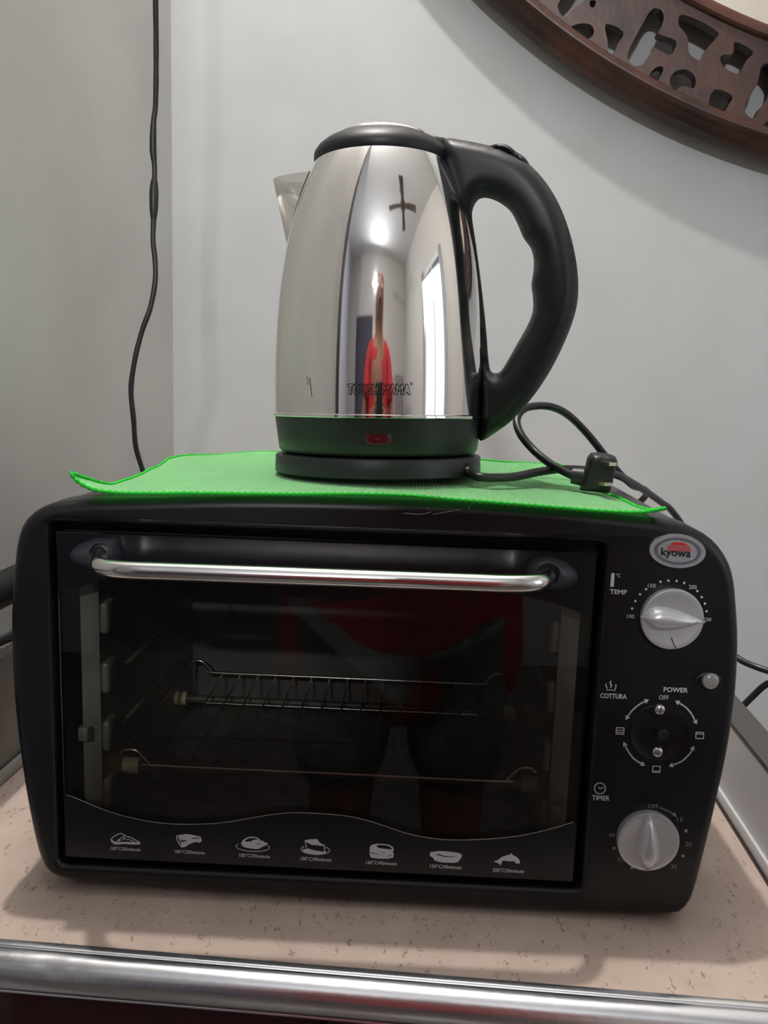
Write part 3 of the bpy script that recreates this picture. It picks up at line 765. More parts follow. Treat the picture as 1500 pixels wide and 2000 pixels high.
# pizza slice
mk = Marks(MO, 1, ya-0.0004)
mk.stroke(pts(Z1, [(120, 290), (110, 255), (140, 225), (170, 205), (200, 190), (240, 183), (270, 195), (300, 215), (380, 240), (440, 275), (480, 298)]), 1.9)
mk.fill(pts(Z1, [(118, 255), (150, 285), (200, 292), (300, 290), (400, 292), (482, 292), (482, 320), (400, 324), (290, 315), (200, 322), (150, 320), (118, 292)]))
mk.stroke(pts(Z1, [(170, 290), (230, 245), (285, 210)]), 1.4)
for a, b, r in ((215, 268, 2.4), (280, 245, 2.2), (325, 258, 1.8), (365, 268, 1.8), (255, 262, 1.2), (395, 285, 1.5)): mk.dot(Z1(a, b), r)
mk.text('180°C/50minute', Z1(295, 378), 58, 6.5, bold=0.012); icons.append((mk, 'pizza slice picture'))
# chop
mk = Marks(MO, 1, ya-0.0004)
mk.fill(pts(Z1, [(970, 215), (1060, 188), (1130, 195), (1240, 222), (1262, 240), (1262, 285), (1240, 298), (1180, 290), (1120, 312), (1060, 350), (1012, 364), (985, 330), (950, 275), (940, 235), (945, 205)]),
        pts(Z1, [(960, 215), (975, 208), (968, 235), (1000, 300), (1010, 318), (1000, 325), (965, 275), (952, 240)]),
        pts(Z1, [(990, 255), (1030, 270), (1080, 262), (1100, 255), (1040, 290), (1010, 292)]),
        pts(Z1, [(1130, 240), (1230, 236), (1235, 247), (1150, 252)]))
mk.text('180°C/50minute', Z1(1112, 418), 58, 6.5, bold=0.012); icons.append((mk, 'meat chop picture'))
# roast chicken
mk = Marks(MO, 1, ya-0.0004)
mk.fill(pts(Z2, [(200, 240), (225, 200), (270, 170), (330, 155), (390, 162), (430, 180), (445, 205), (495, 215), (500, 235), (535, 230), (540, 250), (510, 270), (470, 290), (420, 315), (350, 312), (270, 300), (220, 280)]),
        pts(Z2, [(245, 215), (280, 185), (330, 172), (395, 178), (420, 192), (350, 200), (330, 218), (270, 222)]),
        pts(Z2, [(385, 258), (420, 245), (455, 240), (450, 247), (410, 256)]))
c = Z2(350, 295); mk.stroke([(c[0]+32*math.cos(t)*1.02, c[1]-1+8.6*math.sin(t)+0.045*32*math.cos(t)) for t in [math.radians(-28+i*236/30) for i in range(31)]], 1.6)
mk.text('180°C/30minute', Z2(372, 400), 60, 7, bold=0.012); icons.append((mk, 'roast chicken picture'))
# cake slice
mk = Marks(MO, 1, ya-0.0004)
mk.fill(pts(Z2, [(1010, 205), (1080, 190), (1170, 188), (1200, 230), (1262, 268), (1262, 278), (1180, 268), (1100, 262), (1030, 225)]))
mk.stroke(pts(Z2, [(1015, 205), (1030, 260), (1035, 300)]), 1.5); mk.stroke(pts(Z2, [(1262, 270), (1265, 345)]), 1.8)
mk.fill(pts(Z2, [(1045, 305), (1110, 325), (1180, 340), (1262, 350), (1300, 345), (1270, 372), (1200, 385), (1120, 385), (1040, 370), (990, 340), (990, 310), (1020, 320)]))
c = Z2(1147, 325); mk.stroke([(c[0]+28*math.cos(t), c[1]+9*math.sin(t)+0.045*28*math.cos(t)) for t in [math.radians(-42+i*262/30) for i in range(31)]], 1.8)
mk.text('180°C/40minute', Z2(1155, 443), 60, 7, bold=0.012); icons.append((mk, 'cake slice picture'))
# burger
mk = Marks(MO, 1, ya-0.0004)
mk.fill(pts(Z3, [(95, 150), (110, 130), (150, 120), (210, 120), (260, 130), (290, 148), (296, 175), (285, 190), (296, 200), (292, 235), (250, 245), (170, 245), (105, 235), (93, 210), (95, 180)]),
        pts(Z3, [(145, 138), (180, 128), (240, 134), (275, 152), (282, 168), (220, 162), (170, 155)]),
        pts(Z3, [(100, 192), (160, 203), (200, 205), (160, 207), (100, 200)]), pts(Z3, [(240, 222), (285, 212), (285, 216), (245, 227)]), pts(Z3, [(185, 190), (225, 192), (215, 198)]))
mk.text('160°C/45minute', Z3(193, 280), 60, 7, bold=0.012); icons.append((mk, 'burger picture'))
# hot dog
mk = Marks(MO, 1, ya-0.0004)
mk.fill(pts(Z3, [(595, 205), (612, 185), (640, 188), (660, 180), (740, 184), (815, 192), (845, 200), (866, 210), (862, 238), (848, 250), (838, 270), (800, 280), (700, 276), (640, 262), (622, 235), (600, 222)]),
        pts(Z3, [(642, 215), (670, 204), (720, 222), (790, 226), (830, 222), (790, 232), (715, 230), (670, 215)]))
mk.text('150°C/40minute', Z3(732, 312), 61, 7, bold=0.012); icons.append((mk, 'hot dog picture'))
# fish
mk = Marks(MO, 1, ya-0.0004)
mk.fill(pts(Z3, [(1132, 265), (1165, 258), (1200, 232), (1245, 215), (1272, 212), (1280, 196), (1292, 214), (1330, 235), (1352, 262), (1350, 288), (1338, 284), (1322, 288), (1308, 270), (1285, 262), (1272, 270), (1240, 262), (1205, 262), (1198, 282), (1188, 304), (1178, 286), (1150, 275)]))
mk.text('250°C/20minute', Z3(1255, 344), 61, 7, bold=0.012); icons.append((mk, 'fish picture'))
for mk, lb in icons: tag(mk.build('food_icon', whitep, door), lb)

# scuffs on the top edge
mk = Marks(MO, 1, -0.0003)
def Z8(a, b): return (740+a*0.24, 940+b*0.24)
mk.stroke(pts(Z8, [(205, 258), (250, 264), (330, 268), (380, 262), (425, 248)]), 1.6)
mk.stroke(pts(Z8, [(440, 268), (520, 255), (600, 240)]), 1.5); mk.stroke(pts(Z8, [(610, 238), (665, 226)]), 1.0)
mk.stroke(pts(Z8, [(398, 232), (397, 208)]), 1.0); mk.dot(Z8(735, 215), 1.8)
mk.build('scuff_mark', dimp, oven)

# brand badge
cB = (1323.5, 1076.5)
def ell(rx, ry, n=48, c=cB): return [(c[0]+rx*math.cos(2*PI*i/n), c[1]+ry*math.sin(2*PI*i/n)+0.05*rx*math.cos(2*PI*i/n)) for i in range(n)]
def badge(name, loops, m, y0, y1, par):
    L = [[(H(x, y, y1).x, H(x, y, y1).z) for x, y in lp] for lp in loops]
    return plate(name, L, lambda x, y, k: Vector((x, y1 if k == 0 else y0, y)), m, par)
bd = badge('brand_badge', [ell(55, 33)], badgem, -0.0001, -0.0018, oven)
badge('badge_ring', [ell(46, 26.5), ell(39, 21.5)], badged, -0.0018, -0.0020, bd)
mk = Marks(MO, 1, -0.0023)
r_ = 24
for k in range(4):
    a0 = (0, 0.44, 0.66, 0.87)[k]; a1 = (0.34, 0.56, 0.77, 0.96)[k]
    y0_, y1_ = 1059+18*a0, 1059+18*a1
    def hw(y): t = (1077-y)/18.5; return r_*math.sqrt(max(1-t*t, 0))
    l = []
    ys_ = [y0_+(y1_-y0_)*i/6 for i in range(7)]
    mk.fill([(1326-hw(y), y-0.5) for y in ys_]+[(1326+hw(y), y+0.6) for y in reversed(ys_)])
mk.build('red_sun', badger, bd)
mk = Marks(MO, 1, -0.0024); mk.text('kyowa', (1320.5, 1081.5), 57, 20, 0.06, bold=0.018); mk.build('brand_lettering', inkm, bd)

# printed marks round the knobs
def Z4(a, b): return (1130+a*0.21333, 1020+b*0.21333)
def Z5(a, b): return (1120+a*0.22, 1300+b*0.22)
mk = Marks(MO, 1, -0.0003)
mk.text('TEMP', Z4(365, 638), 33, 8.5, bold=0.02); mk.text('°C', Z4(364, 487), 9, 7)
mk.fill(pts(Z4, [(300, 470), (316, 462), (330, 470), (322, 590), (290, 590)])); 
for p in ((490, 790), (520, 722), (563, 660), (618, 613), (750, 545), (823, 535), (898, 538), (967, 555), (1087, 630), (1128, 686), (1157, 745), (1172, 815)): mk.dot(Z4(*p), 2.3)
mk.text('100', Z4(477, 862), 14, 7.5); mk.text('150', Z4(670, 580), 15, 7.5); mk.text('200', Z4(1045, 593), 15.5, 8); mk.text('250', Z4(1180, 890), 14, 7)
mk.build('temperature_markings', whitep, oven)
mk = Marks(MO, 1, -0.0003)
mk.text('COTTURA', Z4(320, 1592), 51, 9, bold=0.02); mk.text('POWER', Z4(890, 1535), 47, 9, bold=0.015); mk.text('OFF', Z4(780, 1605), 19, 8.5, bold=0.0)
mk.stroke(pts(Z4, [(250, 1480), (252, 1500), (262, 1522)]), 2); mk.stroke(pts(Z4, [(296, 1455), (288, 1475), (302, 1490), (294, 1512)]), 2.2); mk.stroke(pts(Z4, [(342, 1488), (342, 1508), (334, 1530)]), 2)
mk.stroke(pts(Z4, [(255, 1538), (290, 1533), (335, 1542)]), 1.2)
def arrow(pc):
    P = [Z5(*p) for p in pc]; q = crom([(x, y, 0) for x, y in P], 6); mk.stroke([(v.x, v.y) for v in q], 3.0)
    for a, b in ((q[0], q[2]), (q[-1], q[-3])):
        d = (a-b).normalized(); n_ = Vector((-d.y, d.x, 0)); mk.fill([(a+d*5.5)[:2], (a+n_*5-d*3)[:2], (a-n_*5-d*3)[:2]])
arrow([(648, 312), (590, 342), (520, 400), (476, 462)]); arrow([(925, 325), (990, 365), (1045, 425), (1085, 500)])
arrow([(455, 700), (485, 760), (540, 830), (615, 876)]); arrow([(1060, 735), (1030, 785), (960, 850), (870, 886)])
def sq(c, w, h, lines):
    x0, y0, x1, y1 = c[0]-w/2, c[1]-h/2, c[0]+w/2, c[1]+h/2
    mk.stroke([(x0, y0), (x1, y0+0.6), (x1-0.4, y1), (x0-0.4, y1-0.6)], 1.7, True)
    for f in lines: yy_ = y0+h*f; mk.stroke([(x0, yy_), (x1, yy_+0.5)], 1.5)
sq(Z5(415, 580), 15, 13, (0.38, 0.68)); sq(Z5(1122, 620), 15, 12.5, (0.26,)); sq(Z5(737, 920), 14.5, 12.5, (0.76,))
mk.build('function_markings', whitep, oven)
mk = Marks(MO, 1, -0.0003)
mk.text('TIMER', Z5(243, 1175), 34, 9, bold=0.015); mk.ring(Z5(235, 1090), 10.6, 2.0); mk.stroke(pts(Z5, [(225, 1082), (238, 1092), (262, 1082)]), 1.8)
mk.build('timer_markings', whitep, oven)
mk = Marks(MO, 1, -0.0003)
mk.text('OFF', Z5(710, 1248), 20, 8)
q = crom([(*Z5(*p), 0) for p in ((770, 1262), (830, 1285), (890, 1318))], 6); mk.stroke([(v.x, v.y) for v in q], 2.0)
mk.fill(pts(Z5, [(868, 1322), (900, 1300), (915, 1345)]))
mk.build('off_arrow_marking', dimp, oven)
mk = Marks(MO, 1, -0.0003); mk.text('15', Z5(945, 1366), 11, 8); mk.text('20', Z5(1020, 1585), 12, 8); mk.text('30', Z5(893, 1785), 12, 8); mk.text('60', Z5(343, 1503), 12, 8); mk.text('50', Z5(415, 1722), 12, 8)
for p in ((1000, 1467), (972, 1690), (520, 1797), (362, 1620)): mk.dot(Z5(*p), 3.2)
mk.build('minute_markings', dimp, oven)

# knobs
def knob(cpx, rpx, ang, lb):
    c = H(cpx[0], cpx[1], -0.007); r = rpx*(H(cpx[0]+10, cpx[1], -0.007).x-c.x)/10
    Mk = Matrix.Translation((c.x, 0, c.z)) @ Matrix.Rotation(PI/2, 4, 'X')     # lathe z -> -y
    kb = latheo('control_knob', [(0, 0.0001), (r*0.95, 0.0001), (r*0.99, 0.0030), (r*1.0, 0.0066), (r*0.985, 0.0074), (r*0.95, 0.0076), (r*0.82, 0.0071), (r*0.4, 0.0066), (0, 0.0065)], knobm, oven, 72, Mk, 50)
    kb['label'] = lb
    # tear-shaped grip
    bm = bmesh.new(); L = []
    n = 24
    w0 = r*0.40
    for i in range(n+1):
        t = i/n; x = -r*1.03+2.10*r*t; L.append((x, w0*(math.sin(PI*min(t*1.9, 0.5 if t < 0.26 else 0.5))*1 if t < 0.26 else (1-((t-0.26)/0.74)**1.7)*1.0)))
    pl = [(x, max(wd, 0.0003)) for x, wd in L]
    loop = pl+[(x, -wd) for x, wd in reversed(pl)]
    ca, sa = math.cos(ang), math.sin(ang)
    def fm(x, y, h):
        X = x*ca-y*sa; Zz = x*sa+y*ca
        hb = 0.0040+(0.0072*(1-0.30*max(0, x/r)))*(h/0.005) if h > 0 else 0.006
        return Vector((c.x+X, -0.0025-hb, c.z+Zz))
    inflate(bm, [loop], r*0.075, r*0.34, 0.005, fm, both=False)
    finish('grip', bm, knobm, kb, 70)
    return kb
k1 = knob((1313.5, 1210), 61.5, math.radians(-3), 'silver temperature knob, its grip level')
k2 = knob((1266.5, 1645), 61, math.radians(93), 'silver timer knob, its grip upright')
# fine scratch on the temperature knob
mk = Marks(MO, 1, -0.0079); q = crom([(*Z4(*p), 0) for p in ((850, 1055), (866, 1100), (885, 1140), (897, 1170))], 5); mk.stroke([(v.x, v.y) for v in q], 1.3); mk.build('scratch', inkm, k1)
# empty socket where the function knob is missing
c = H(1288, 1431, 0.0); r = 0.0195
Mk = Matrix.Translation((c.x, 0, c.z)) @ Matrix.Rotation(PI/2, 4, 'X')
sk = latheo('knob_socket', [(0, 0.0006), (0.0060, 0.0006), (0.0075, 0.0003), (r*0.86, 0.0003), (r*0.93, 0.0010), (r*0.97, 0.0011), (r, 0.0002)], printm, oven, 64, Mk, 50)
latheo('shaft', [(0, 0.0005), (0.0036, 0.0005), (0.0036, 0.0060), (0.0030, 0.0066), (0, 0.0066)], blackm, sk, 24, Mk @ Matrix.Translation((0.0006, 0.0008, 0)), 40)
for q in ((1289.5, 1387), (1285, 1470)):
    p = H(*q, -0.002); Ms = Matrix.Translation((p.x, 0, p.z)) @ Matrix.Rotation(PI/2, 4, 'X')
    bm = bmesh.new(); lathe(bm, [(0, 0.0003), (0.0036, 0.0003), (0.0036, 0.0014), (0.0028, 0.0024), (0.0011, 0.0028), (0, 0.0028)], 28, Ms)
    box(bm, (p.x-0.0018, -0.0031, p.z-0.0003), (p.x+0.0018, -0.0026, p.z+0.0003)); box(bm, (p.x-0.0003, -0.0031, p.z-0.0018), (p.x+0.0003, -0.0026, p.z+0.0018))
    bmesh.ops.recalc_face_normals(bm, faces=bm.faces); finish('screw', bm, wirem, sk, 40)
# power lamp
c = H(1383, 1331.5, -0.001)
bm = bmesh.new(); sx = 26/3150*1.0; sz = 19.5/3150
Mk = Matrix.Translation((c.x, 0, c.z)) @ Matrix.Rotation(PI/2, 4, 'X') @ Matrix.Diagonal((sx, sz, 1, 1))
lathe(bm, [(1.10, 0.0001), (1.02, 0.0018), (0.90, 0.0022), (0.82, 0.0010), (0.6, 0.0006), (0, 0.0006)], 48, Mk); bmesh.ops.recalc_face_normals(bm, faces=bm.faces)
pl = finish('power_lamp', bm, blackp, oven, 60)
c2 = H(1389, 1331.5, -0.003); Mk = Matrix.Translation((c2.x, 0, c2.z)) @ Matrix.Rotation(PI/2, 4, 'X')
latheo('lamp_lens', [(0.0053, 0.0004), (0.0053, 0.0026), (0.0046, 0.0036), (0.002, 0.0040), (0, 0.0041)], lensm, pl, 32, Mk, 60)

# oven power cord with flat two-pin plug, looped over the cloth
lpx = [(1140, 938, .085), (1122, 930, .088), (1100, 920, .095), (1075, 906, .105), (1045, 882, .12), (1018, 850, .13), (1009, 822, .14), (1020, 801, .15), (1045, 793, .16), (1078, 795, .165), (1110, 811, .17), (1145, 845, .18), (1180, 888, .19), (1208, 922, .20), (1235, 948, .235), (1262, 966, .30)]
lp3 = [hit(x, y, 1, Y, MO) for x, y, Y in lpx]
lp3 += [Vector((0.262, 0.325, 0.21)), Vector((0.255, 0.325, 0.12)), Vector((0.24, 0.30, 0.06))]
pc = tubeo('power_cord', crom(lp3, 8), 0.0031, rubber, oven, 12)
# plug block
pb = [(1132, 955), (1134, 958), (1163, 961), (1188, 964), (1191, 962), (1199, 930), (1206, 902), (1203, 892), (1192, 887), (1168, 883), (1154, 884), (1147, 893), (1140, 922)]
YP = 0.072
def PP(x, y): p = hit(x, y, 1, YP, MO); return (p.x, p.z)
bm = bmesh.new(); L = resample([(*PP(*p), 0) for p in pb], 90)
inflate(bm, [[(p.x, p.y) for p in L]], 0.0012, 0.0016, 0.0090, lambda x, y, h: Vector((x, YP-h, y)))
plug = finish('plug', bm, rubber, oven, 70)
cl = PP(1137, 934); tubeo('cord_collar', [(cl[0]-0.006, YP+0.006, cl[1]+0.001), (cl[0]+0.006, YP+0.002, cl[1])], lambda i, t: (0.0068-0.001*(1-t), 0.0055), rubber, plug, 16)
for q, q2 in (((1177, 903), (1197, 907)), ((1168, 944), (1188, 946))):
    a = hit(*q, 1, YP-0.0070, MO); b = hit(*q2, 1, YP-0.0195, MO)
    bm = bmesh.new(); d = (b-a); 
    up = Vector((0, 0, 1)); sd = d.cross(up).normalized(); vs = []
    for P_ in (a, b):
        for su, ss in ((1, 1), (1, -1), (-1, -1), (-1, 1)): vs.append(bm.verts.new(P_+up*(0.0011*su)+sd*(0.0028*ss)))
    for f in ((0, 1, 2, 3), (4, 7, 6, 5), (0, 4, 5, 1), (1, 5, 6, 2), (2, 6, 7, 3), (3, 7, 4, 0)): bm.faces.new([vs[i] for i in f])
    bmesh.ops.recalc_face_normals(bm, faces=bm.faces); finish('prong', bm, brassm, plug, 30)

# ---------------------------------------------------------------- green cloth
FPXL = [(140, 924), (150, 938), (172, 952), (200, 960), (260, 964), (400, 964), (560, 966), (700, 966), (800, 969), (880, 976), (1000, 985), (1100, 993), (1180, 999), (1250, 1001), (1298, 993)]
fe = []
for x, y in FPXL:
    p = H(x, y, -0.003); fe.append(p)
NU, NV = 150, 100
fe = [Vector(p) for p in fe]
FE = resample(crom(fe, 6), NU, False)
back = resample(crom([(-0.166, 0.235, 0), (-0.135, 0.268, 0), (-0.06, 0.272, 0), (0.06, 0.268, 0), (0.16, 0.258, 0), (0.186, 0.235, 0)], 8), NU, False)
cloth = empty('cloth', Mw=MO); bpy.data.objects.remove(cloth)
bm = bmesh.new(); G = []
for j in range(NV):
    v_ = j/(NV-1); row = []
    for i in range(NU):
        u_ = i/(NU-1); a = FE[i]; b = back[i]
        x = a.x*(1-v_)+b.x*v_; y = a.y*(1-v_)+b.y*v_
        # side edges run slightly concave
        x += 0.006*math.sin(PI*v_)*(1-2*u_)
        tz = topz(max(min(x, 0.245), -0.182))
        base = tz+0.0020
        wr = 0.0007*math.sin(x*70+y*30)+0.0006*math.sin(x*33-y*85+1.0)
        kk = max(0, 1-((x-0.026)**2+(y-0.118)**2)/0.0085)         # flat under the kettle
        wr *= (1-min(kk*2.5, 1))
        # soft fold right of the kettle and lifted right rim
        wr += 0.0045*math.exp(-((y-0.235-0.1*(x-0.15))/0.018)**2)*max(0, min(1, (x-0.10)/0.05))
        wr += 0.0030*math.exp(-((y-0.255)/0.02)**2)*max(0, min(1, (-0.02-x)/0.06))
        z = base+max(wr, -0.0004)
        fwid = 0.022+0.05*math.exp(-(u_/0.07)**2); fr = max(0, 1-max(y-a.y, 0)/fwid)
        z = z*(1-fr**1.4)+max(a.z, -1)*(fr**1.4) if v_ < 0.3 else z
        z = max(z, base-0.0005) if y > 0.004 or u_ < 0.12 else max(z, tz-0.006*max(0, -y/0.004)+0.0012)
        row.append(bm.verts.new((x, y-0.0015*fr*(y < 0.02), z)))
    G.append(row)
for j in range(NV-1):
    for i in range(NU-1): bm.faces.new((G[j][i], G[j][i+1], G[j+1][i+1], G[j+1][i]))
EDG = [G[0][i].co.copy() for i in range(NU)]+[G[j][NU-1].co.copy() for j in range(1, NV)]+[G[NV-1][i].co.copy() for i in range(NU-2, -1, -1)]+[G[j][0].co.copy() for j in range(NV-2, 0, -1)]
res = bmesh.ops.solidify(bm, geom=bm.faces[:], thickness=-0.0014)
bmesh.ops.recalc_face_normals(bm, faces=bm.faces)
cloth = finish('cloth', bm, clothm, None, 60); cloth.matrix_world = MO
tag(cloth, 'bright green microfibre cloth spread over the top of the toaster oven', 'cloth')
NE = 1500
ep = resample(EDG, NE); bm = bmesh.new()
tube(bm, [p+Vector((0, 0, 0.0004)) for p in ep], lambda i, t: 0.0011*(0.65+0.65*abs(math.sin(PI*i/5.2))), 8, closed=True)
bmesh.ops.recalc_face_normals(bm, faces=bm.faces)
finish('stitched_hem', bm, hemm, cloth, 60)

# ---------------------------------------------------------------- kettle base (power stand) with its cord
MK = Matrix.Translation((0.0230, 0.120, 0.2848)) @ Matrix.Rotation(-0.033, 4, 'X') @ Matrix.Rotation(-0.022, 4, 'Y')
stand = tag(empty('kettle_stand', Mw=MK), 'low round black power stand under the kettle on the green cloth', 'kettle base')
RB = 0.0775
latheo('stand_body', [(0, 0), (RB-0.0008, 0), (RB, 0.0008), (RB-0.0001, 0.0050), (RB-0.0004, 0.0123), (RB-0.0009, 0.0132), (RB-0.0024, 0.0138), (0, 0.0138)], kgrey, stand, 128, smooth=28)
# cord slot: flat black patch for the recess's shade, bright disc for a screw glint
p = hit(914, 912, 1, -RB*0.43, MK); az = math.atan2(-math.sqrt(max(RB**2-p.x**2, 0)), p.x)
def cyl(a, r, z): return Vector((r*math.cos(a), r*math.sin(a), z))
bm = bmesh.new()
for (a0, a1, z0, z1) in ((az-0.045, az+0.045, 0.0, 0.0085),):
    n = 6; q = [bm.verts.new(cyl(a0+(a1-a0)*i/n, RB+0.0006, z0)) for i in range(n+1)]+[bm.verts.new(cyl(a1-(a1-a0)*i/n, RB+0.0004, z1+0.0016*math.sin(PI*i/n))) for i in range(n+1)]
    bm.faces.new(q)
finish('cord_slot', bm, inkm, stand, 0)
bm = bmesh.new(); q = [bm.verts.new(cyl(az-0.035+0.04*math.cos(t), RB+0.0009, 0.0066+0.0011*math.sin(t))) for t in [2*PI*i/12 for i in range(12)]]; bm.faces.new(q); finish('slot_glint', bm, wirem, stand, 0)
MKI = MK.inverted()
cpx = [(934, 931, .066), (965, 933, .070), (1005, 931, .080), (1050, 922, .100), (1090, 917, .115), (1130, 917, .125), (1170, 922, .140), (1205, 928, .160), (1235, 943, .200), (1262, 960, .240), (1290, 980, .280), (1313, 999, .305)]
c3 = [cyl(az, RB-0.002, 0.003)]+[MKI @ hit(x, y, 1, Y) for x, y, Y in cpx]
tail = [(1345, 1050, .33), (1390, 1170, .33), (1420, 1262, .30), (1445, 1288, .285), (1478, 1303, .27), (1520, 1318, .26), (1535, 1335, .26), (1500, 1335, .265), (1465, 1365, .28), (1440, 1392, .30), (1415, 1425, .31)]
c3 += [MKI @ hit(x, y, 1, Y) for x, y, Y in tail]+[MKI @ Vector((0.30, 0.36, 0.004)), MKI @ Vector((0.22, 0.40, 0.004))]
tubeo('stand_cord', crom(c3, 8), 0.0031, rubber, stand, 12)

# ---------------------------------------------------------------- electric kettle
kettle = tag(empty('electric_kettle', Mw=MK @ Matrix.Translation((0, 0, 0.0138))), 'polished stainless steel electric kettle with black handle standing on its power stand', 'kettle')
MKK = MK @ Matrix.Translation((0, 0, 0.0138))
def sil(x, y):
    """radius and height of a silhouette point of the kettle"""
    q = hit(x, y, 1, 0.0, MKK); dist = (CAM-(MKK @ Vector((0, 0, q.z)))).length
    r = abs(q.x); return r*math.sqrt(max(1-(r/dist)**2, 0)), q.z
zr = hit(740, 811, 1, 0, MKK).z
bs = [sil(549, 877), sil(545, 850), sil(540, 815)]
latheo('base_housing', [(0, 0.0006), (bs[0][0]-0.006, 0.0006), (bs[0][0]-0.001, 0.0018), (bs[0][0]+0.0005, 0.0040), bs[1], (bs[2][0], zr-0.0015), (bs[2][0]-0.004, zr+0.0005), (0, zr+0.0005)], kgrey, kettle, 128, smooth=30)
rr = sil(535.5, 810)[0]
latheo('base_ring', [(rr-0.005, zr-0.0012), (rr-0.0006, zr-0.0012), (rr, zr-0.0006), (rr, zr+0.0008), (rr-0.0008, zr+0.0014), (rr-0.003, zr+0.0018)], steelm, kettle, 128)
SP = [(540, 805), (538.5, 760), (539.5, 710), (542, 667), (547, 597), (554, 527), (562, 487), (571, 447), (580, 415), (589, 387), (599, 364), (608, 341), (618, 320)]
spf = [sil(*p) for p in SP]
for i in range(1, len(spf)): pass
_z = np.array([z for r, z in spf]); _r0 = np.array([r for r, z in spf]); _c = np.polyfit((_z-_z[0])/(_z[-1]-_z[0]), _r0, 4)
bp = [(float(np.polyval(_c, t)), float(_z[0]+(_z[-1]-_z[0])*t)) for t in np.linspace(0, 1, 60)]
ZTOP = bp[-1][1]+0.0005; RTOP = bp[-1][0]-0.0003
bp.append((RTOP, ZTOP))
latheo('kettle_body', [(bp[0][0], zr+0.0012)]+bp+[(RTOP-0.004, ZTOP+0.001), (0, ZTOP+0.001)], steelm, kettle, 160, smooth=50)
def rbody(z):
    for (r0, z0), (r1, z1) in zip(bp, bp[1:]):
        if z0 <= z <= z1: return r0+(r1-r0)*(z-z0)/max(z1-z0, 1e-9)
    return bp[0][0] if z < bp[0][1] else RTOP
# indicator window
az0 = None
def azpx(x, y):
    """azimuth and height of a photo point on the kettle's front surface"""
    z = hit(x, y, 1, -0.075, MKK).z
    for _ in range(4):
        rr_ = rbody(z) if z > zr else bs[1][0]
        Mi = MKK.inverted(); c = Mi @ CAM; d = Mi.to_3x3() @ ray_w(x, y)
        A_ = d.x**2+d.y**2; B_ = 2*(c.x*d.x+c.y*d.y); C2 = c.x**2+c.y**2-rr_**2
        t = (-B_-math.sqrt(max(B_*B_-4*A_*C2, 0)))/(2*A_); P_ = c+d*t; z = P_.z
    return math.atan2(P_.y, P_.x), P_.z, P_.xy.length
def rr_px(x0, x1, y0, y1, r, n=6):
    return [(p.x, p.y) for p in rrect(x0, x1, y0, y1, r, n)]
def curved(name, loop, m, par, lift, base=None):
    bm = bmesh.new(); L = []
    cxp = sum(p[0] for p in loop)/len(loop); cyp = sum(p[1] for p in loop)/len(loop)
    rings = []
    for s in (1.0, 0.9, 0.6, 0.3):
        rg_ = []
        for p in loop:
            a, z, r = azpx(cxp+(p[0]-cxp)*s, cyp+(p[1]-cyp)*s); rg_.append(bm.verts.new(cyl(a, r+lift*(0 if s == 1 else 1), z)))
        rings.append(rg_)
    for A, B in zip(rings, rings[1:]):
        for i in range(len(loop)): bm.faces.new((A[i], A[(i+1) % len(loop)], B[(i+1) % len(loop)], B[i]))
    bm.faces.new(rings[-1]); bmesh.ops.recalc_face_normals(bm, faces=bm.faces)
    return finish(name, bm, m, par, 50)
tag(curved('indicator_window', rr_px(713, 765, 841, 869, 13), redm, kettle, 0.0006), 'dark red rounded indicator window')
mk = Marks(MKK, 1, 0); mk.stroke([(731, 858), (745, 857)], 1.2); mk.stroke([(738, 853), (738, 862)], 1.0)
def onk(lift): 
    def f(x, y): a, z, r = azpx(x, y); return cyl(a, r+lift, z)
    return f
mk.build('indicator_mark', mat('dull_red', (0.22, 0.012, 0.02), 0.4), kettle, onk(0.0010))
# lettering on the body: dark outline letters with steel faces
class KM(Marks): pass
def ktext(bold, m, lift, name):
    k_ = KM(MKK, 1, 0)
    for t, c, w_ in (('TOUGH', (708.5, 760.5), 57), ('MAMA', (773.5, 760.5), 54)):
        g = 1 if bold > 0.02 else 0
        k_.text(t, c, w_, 18.5, 0.012, bold=0.10 if g else 0.02)
    if bold > 0.02: k_.ring((803.5, 749.5), 2.2, 1.2, 12)
    return k_.build(name, m, kettle, onk(lift))
ktext(0.06, inkm, 0.00025, 'brand_outline')
ktext(0.0, steelm, 0.00050, 'brand_lettering')
# small scratches
mk = Marks(MKK, 1, 0); mk.stroke([(605, 738), (609, 775)], 0.9); mk.stroke([(600, 735), (602, 752)], 0.7)
mk.build('scratch', edgem, kettle, onk(0.0002))
# steel spout on the left
AZH = math.radians(-8)                # handle azimuth, turned a little towards the camera
AZS = AZH+PI
def onplane(x, y, az=AZH):
    """photo point on the upright plane through the kettle's axis: (radius, height)"""
    Mp = MKK @ Matrix.Rotation(az, 4, 'Z'); q = hit(x, y, 1, 0.0, Mp); return q.x, q.z
tip = onplane(533.5, 350); low = onplane(558, 505)
zt_, zb_ = tip[1], low[1]
etip = abs(tip[0])
bm = bmesh.new(); rows = []
nz, na = 30, 32
for j in range(nz+1):
    t = j/nz; z = zt_+(zb_-zt_)*t; rb_ = rbody(z)
    rt = etip+(rbody(zb_)-etip)*t; e = max(rt-rb_, 0.0)
    w_ = 0.30*(1-t)**0.55+0.015
    row = []
    for i in range(na+1):
        s = -1+2*i/na; a = AZS+s*w_
        k_ = (1-abs(s)**1.25)
        row.append(bm.verts.new(cyl(a, rb_+0.0002+e*k_, z-0.000*s)))
    rows.append(row)
for A, B in zip(rows, rows[1:]):
    for i in range(na): bm.faces.new((A[i], A[i+1], B[i+1], B[i]))
bmesh.ops.solidify(bm, geom=bm.faces[:], thickness=0.0008); bmesh.ops.recalc_face_normals(bm, faces=bm.faces)
finish('spout', bm, steelm, kettle, 50)
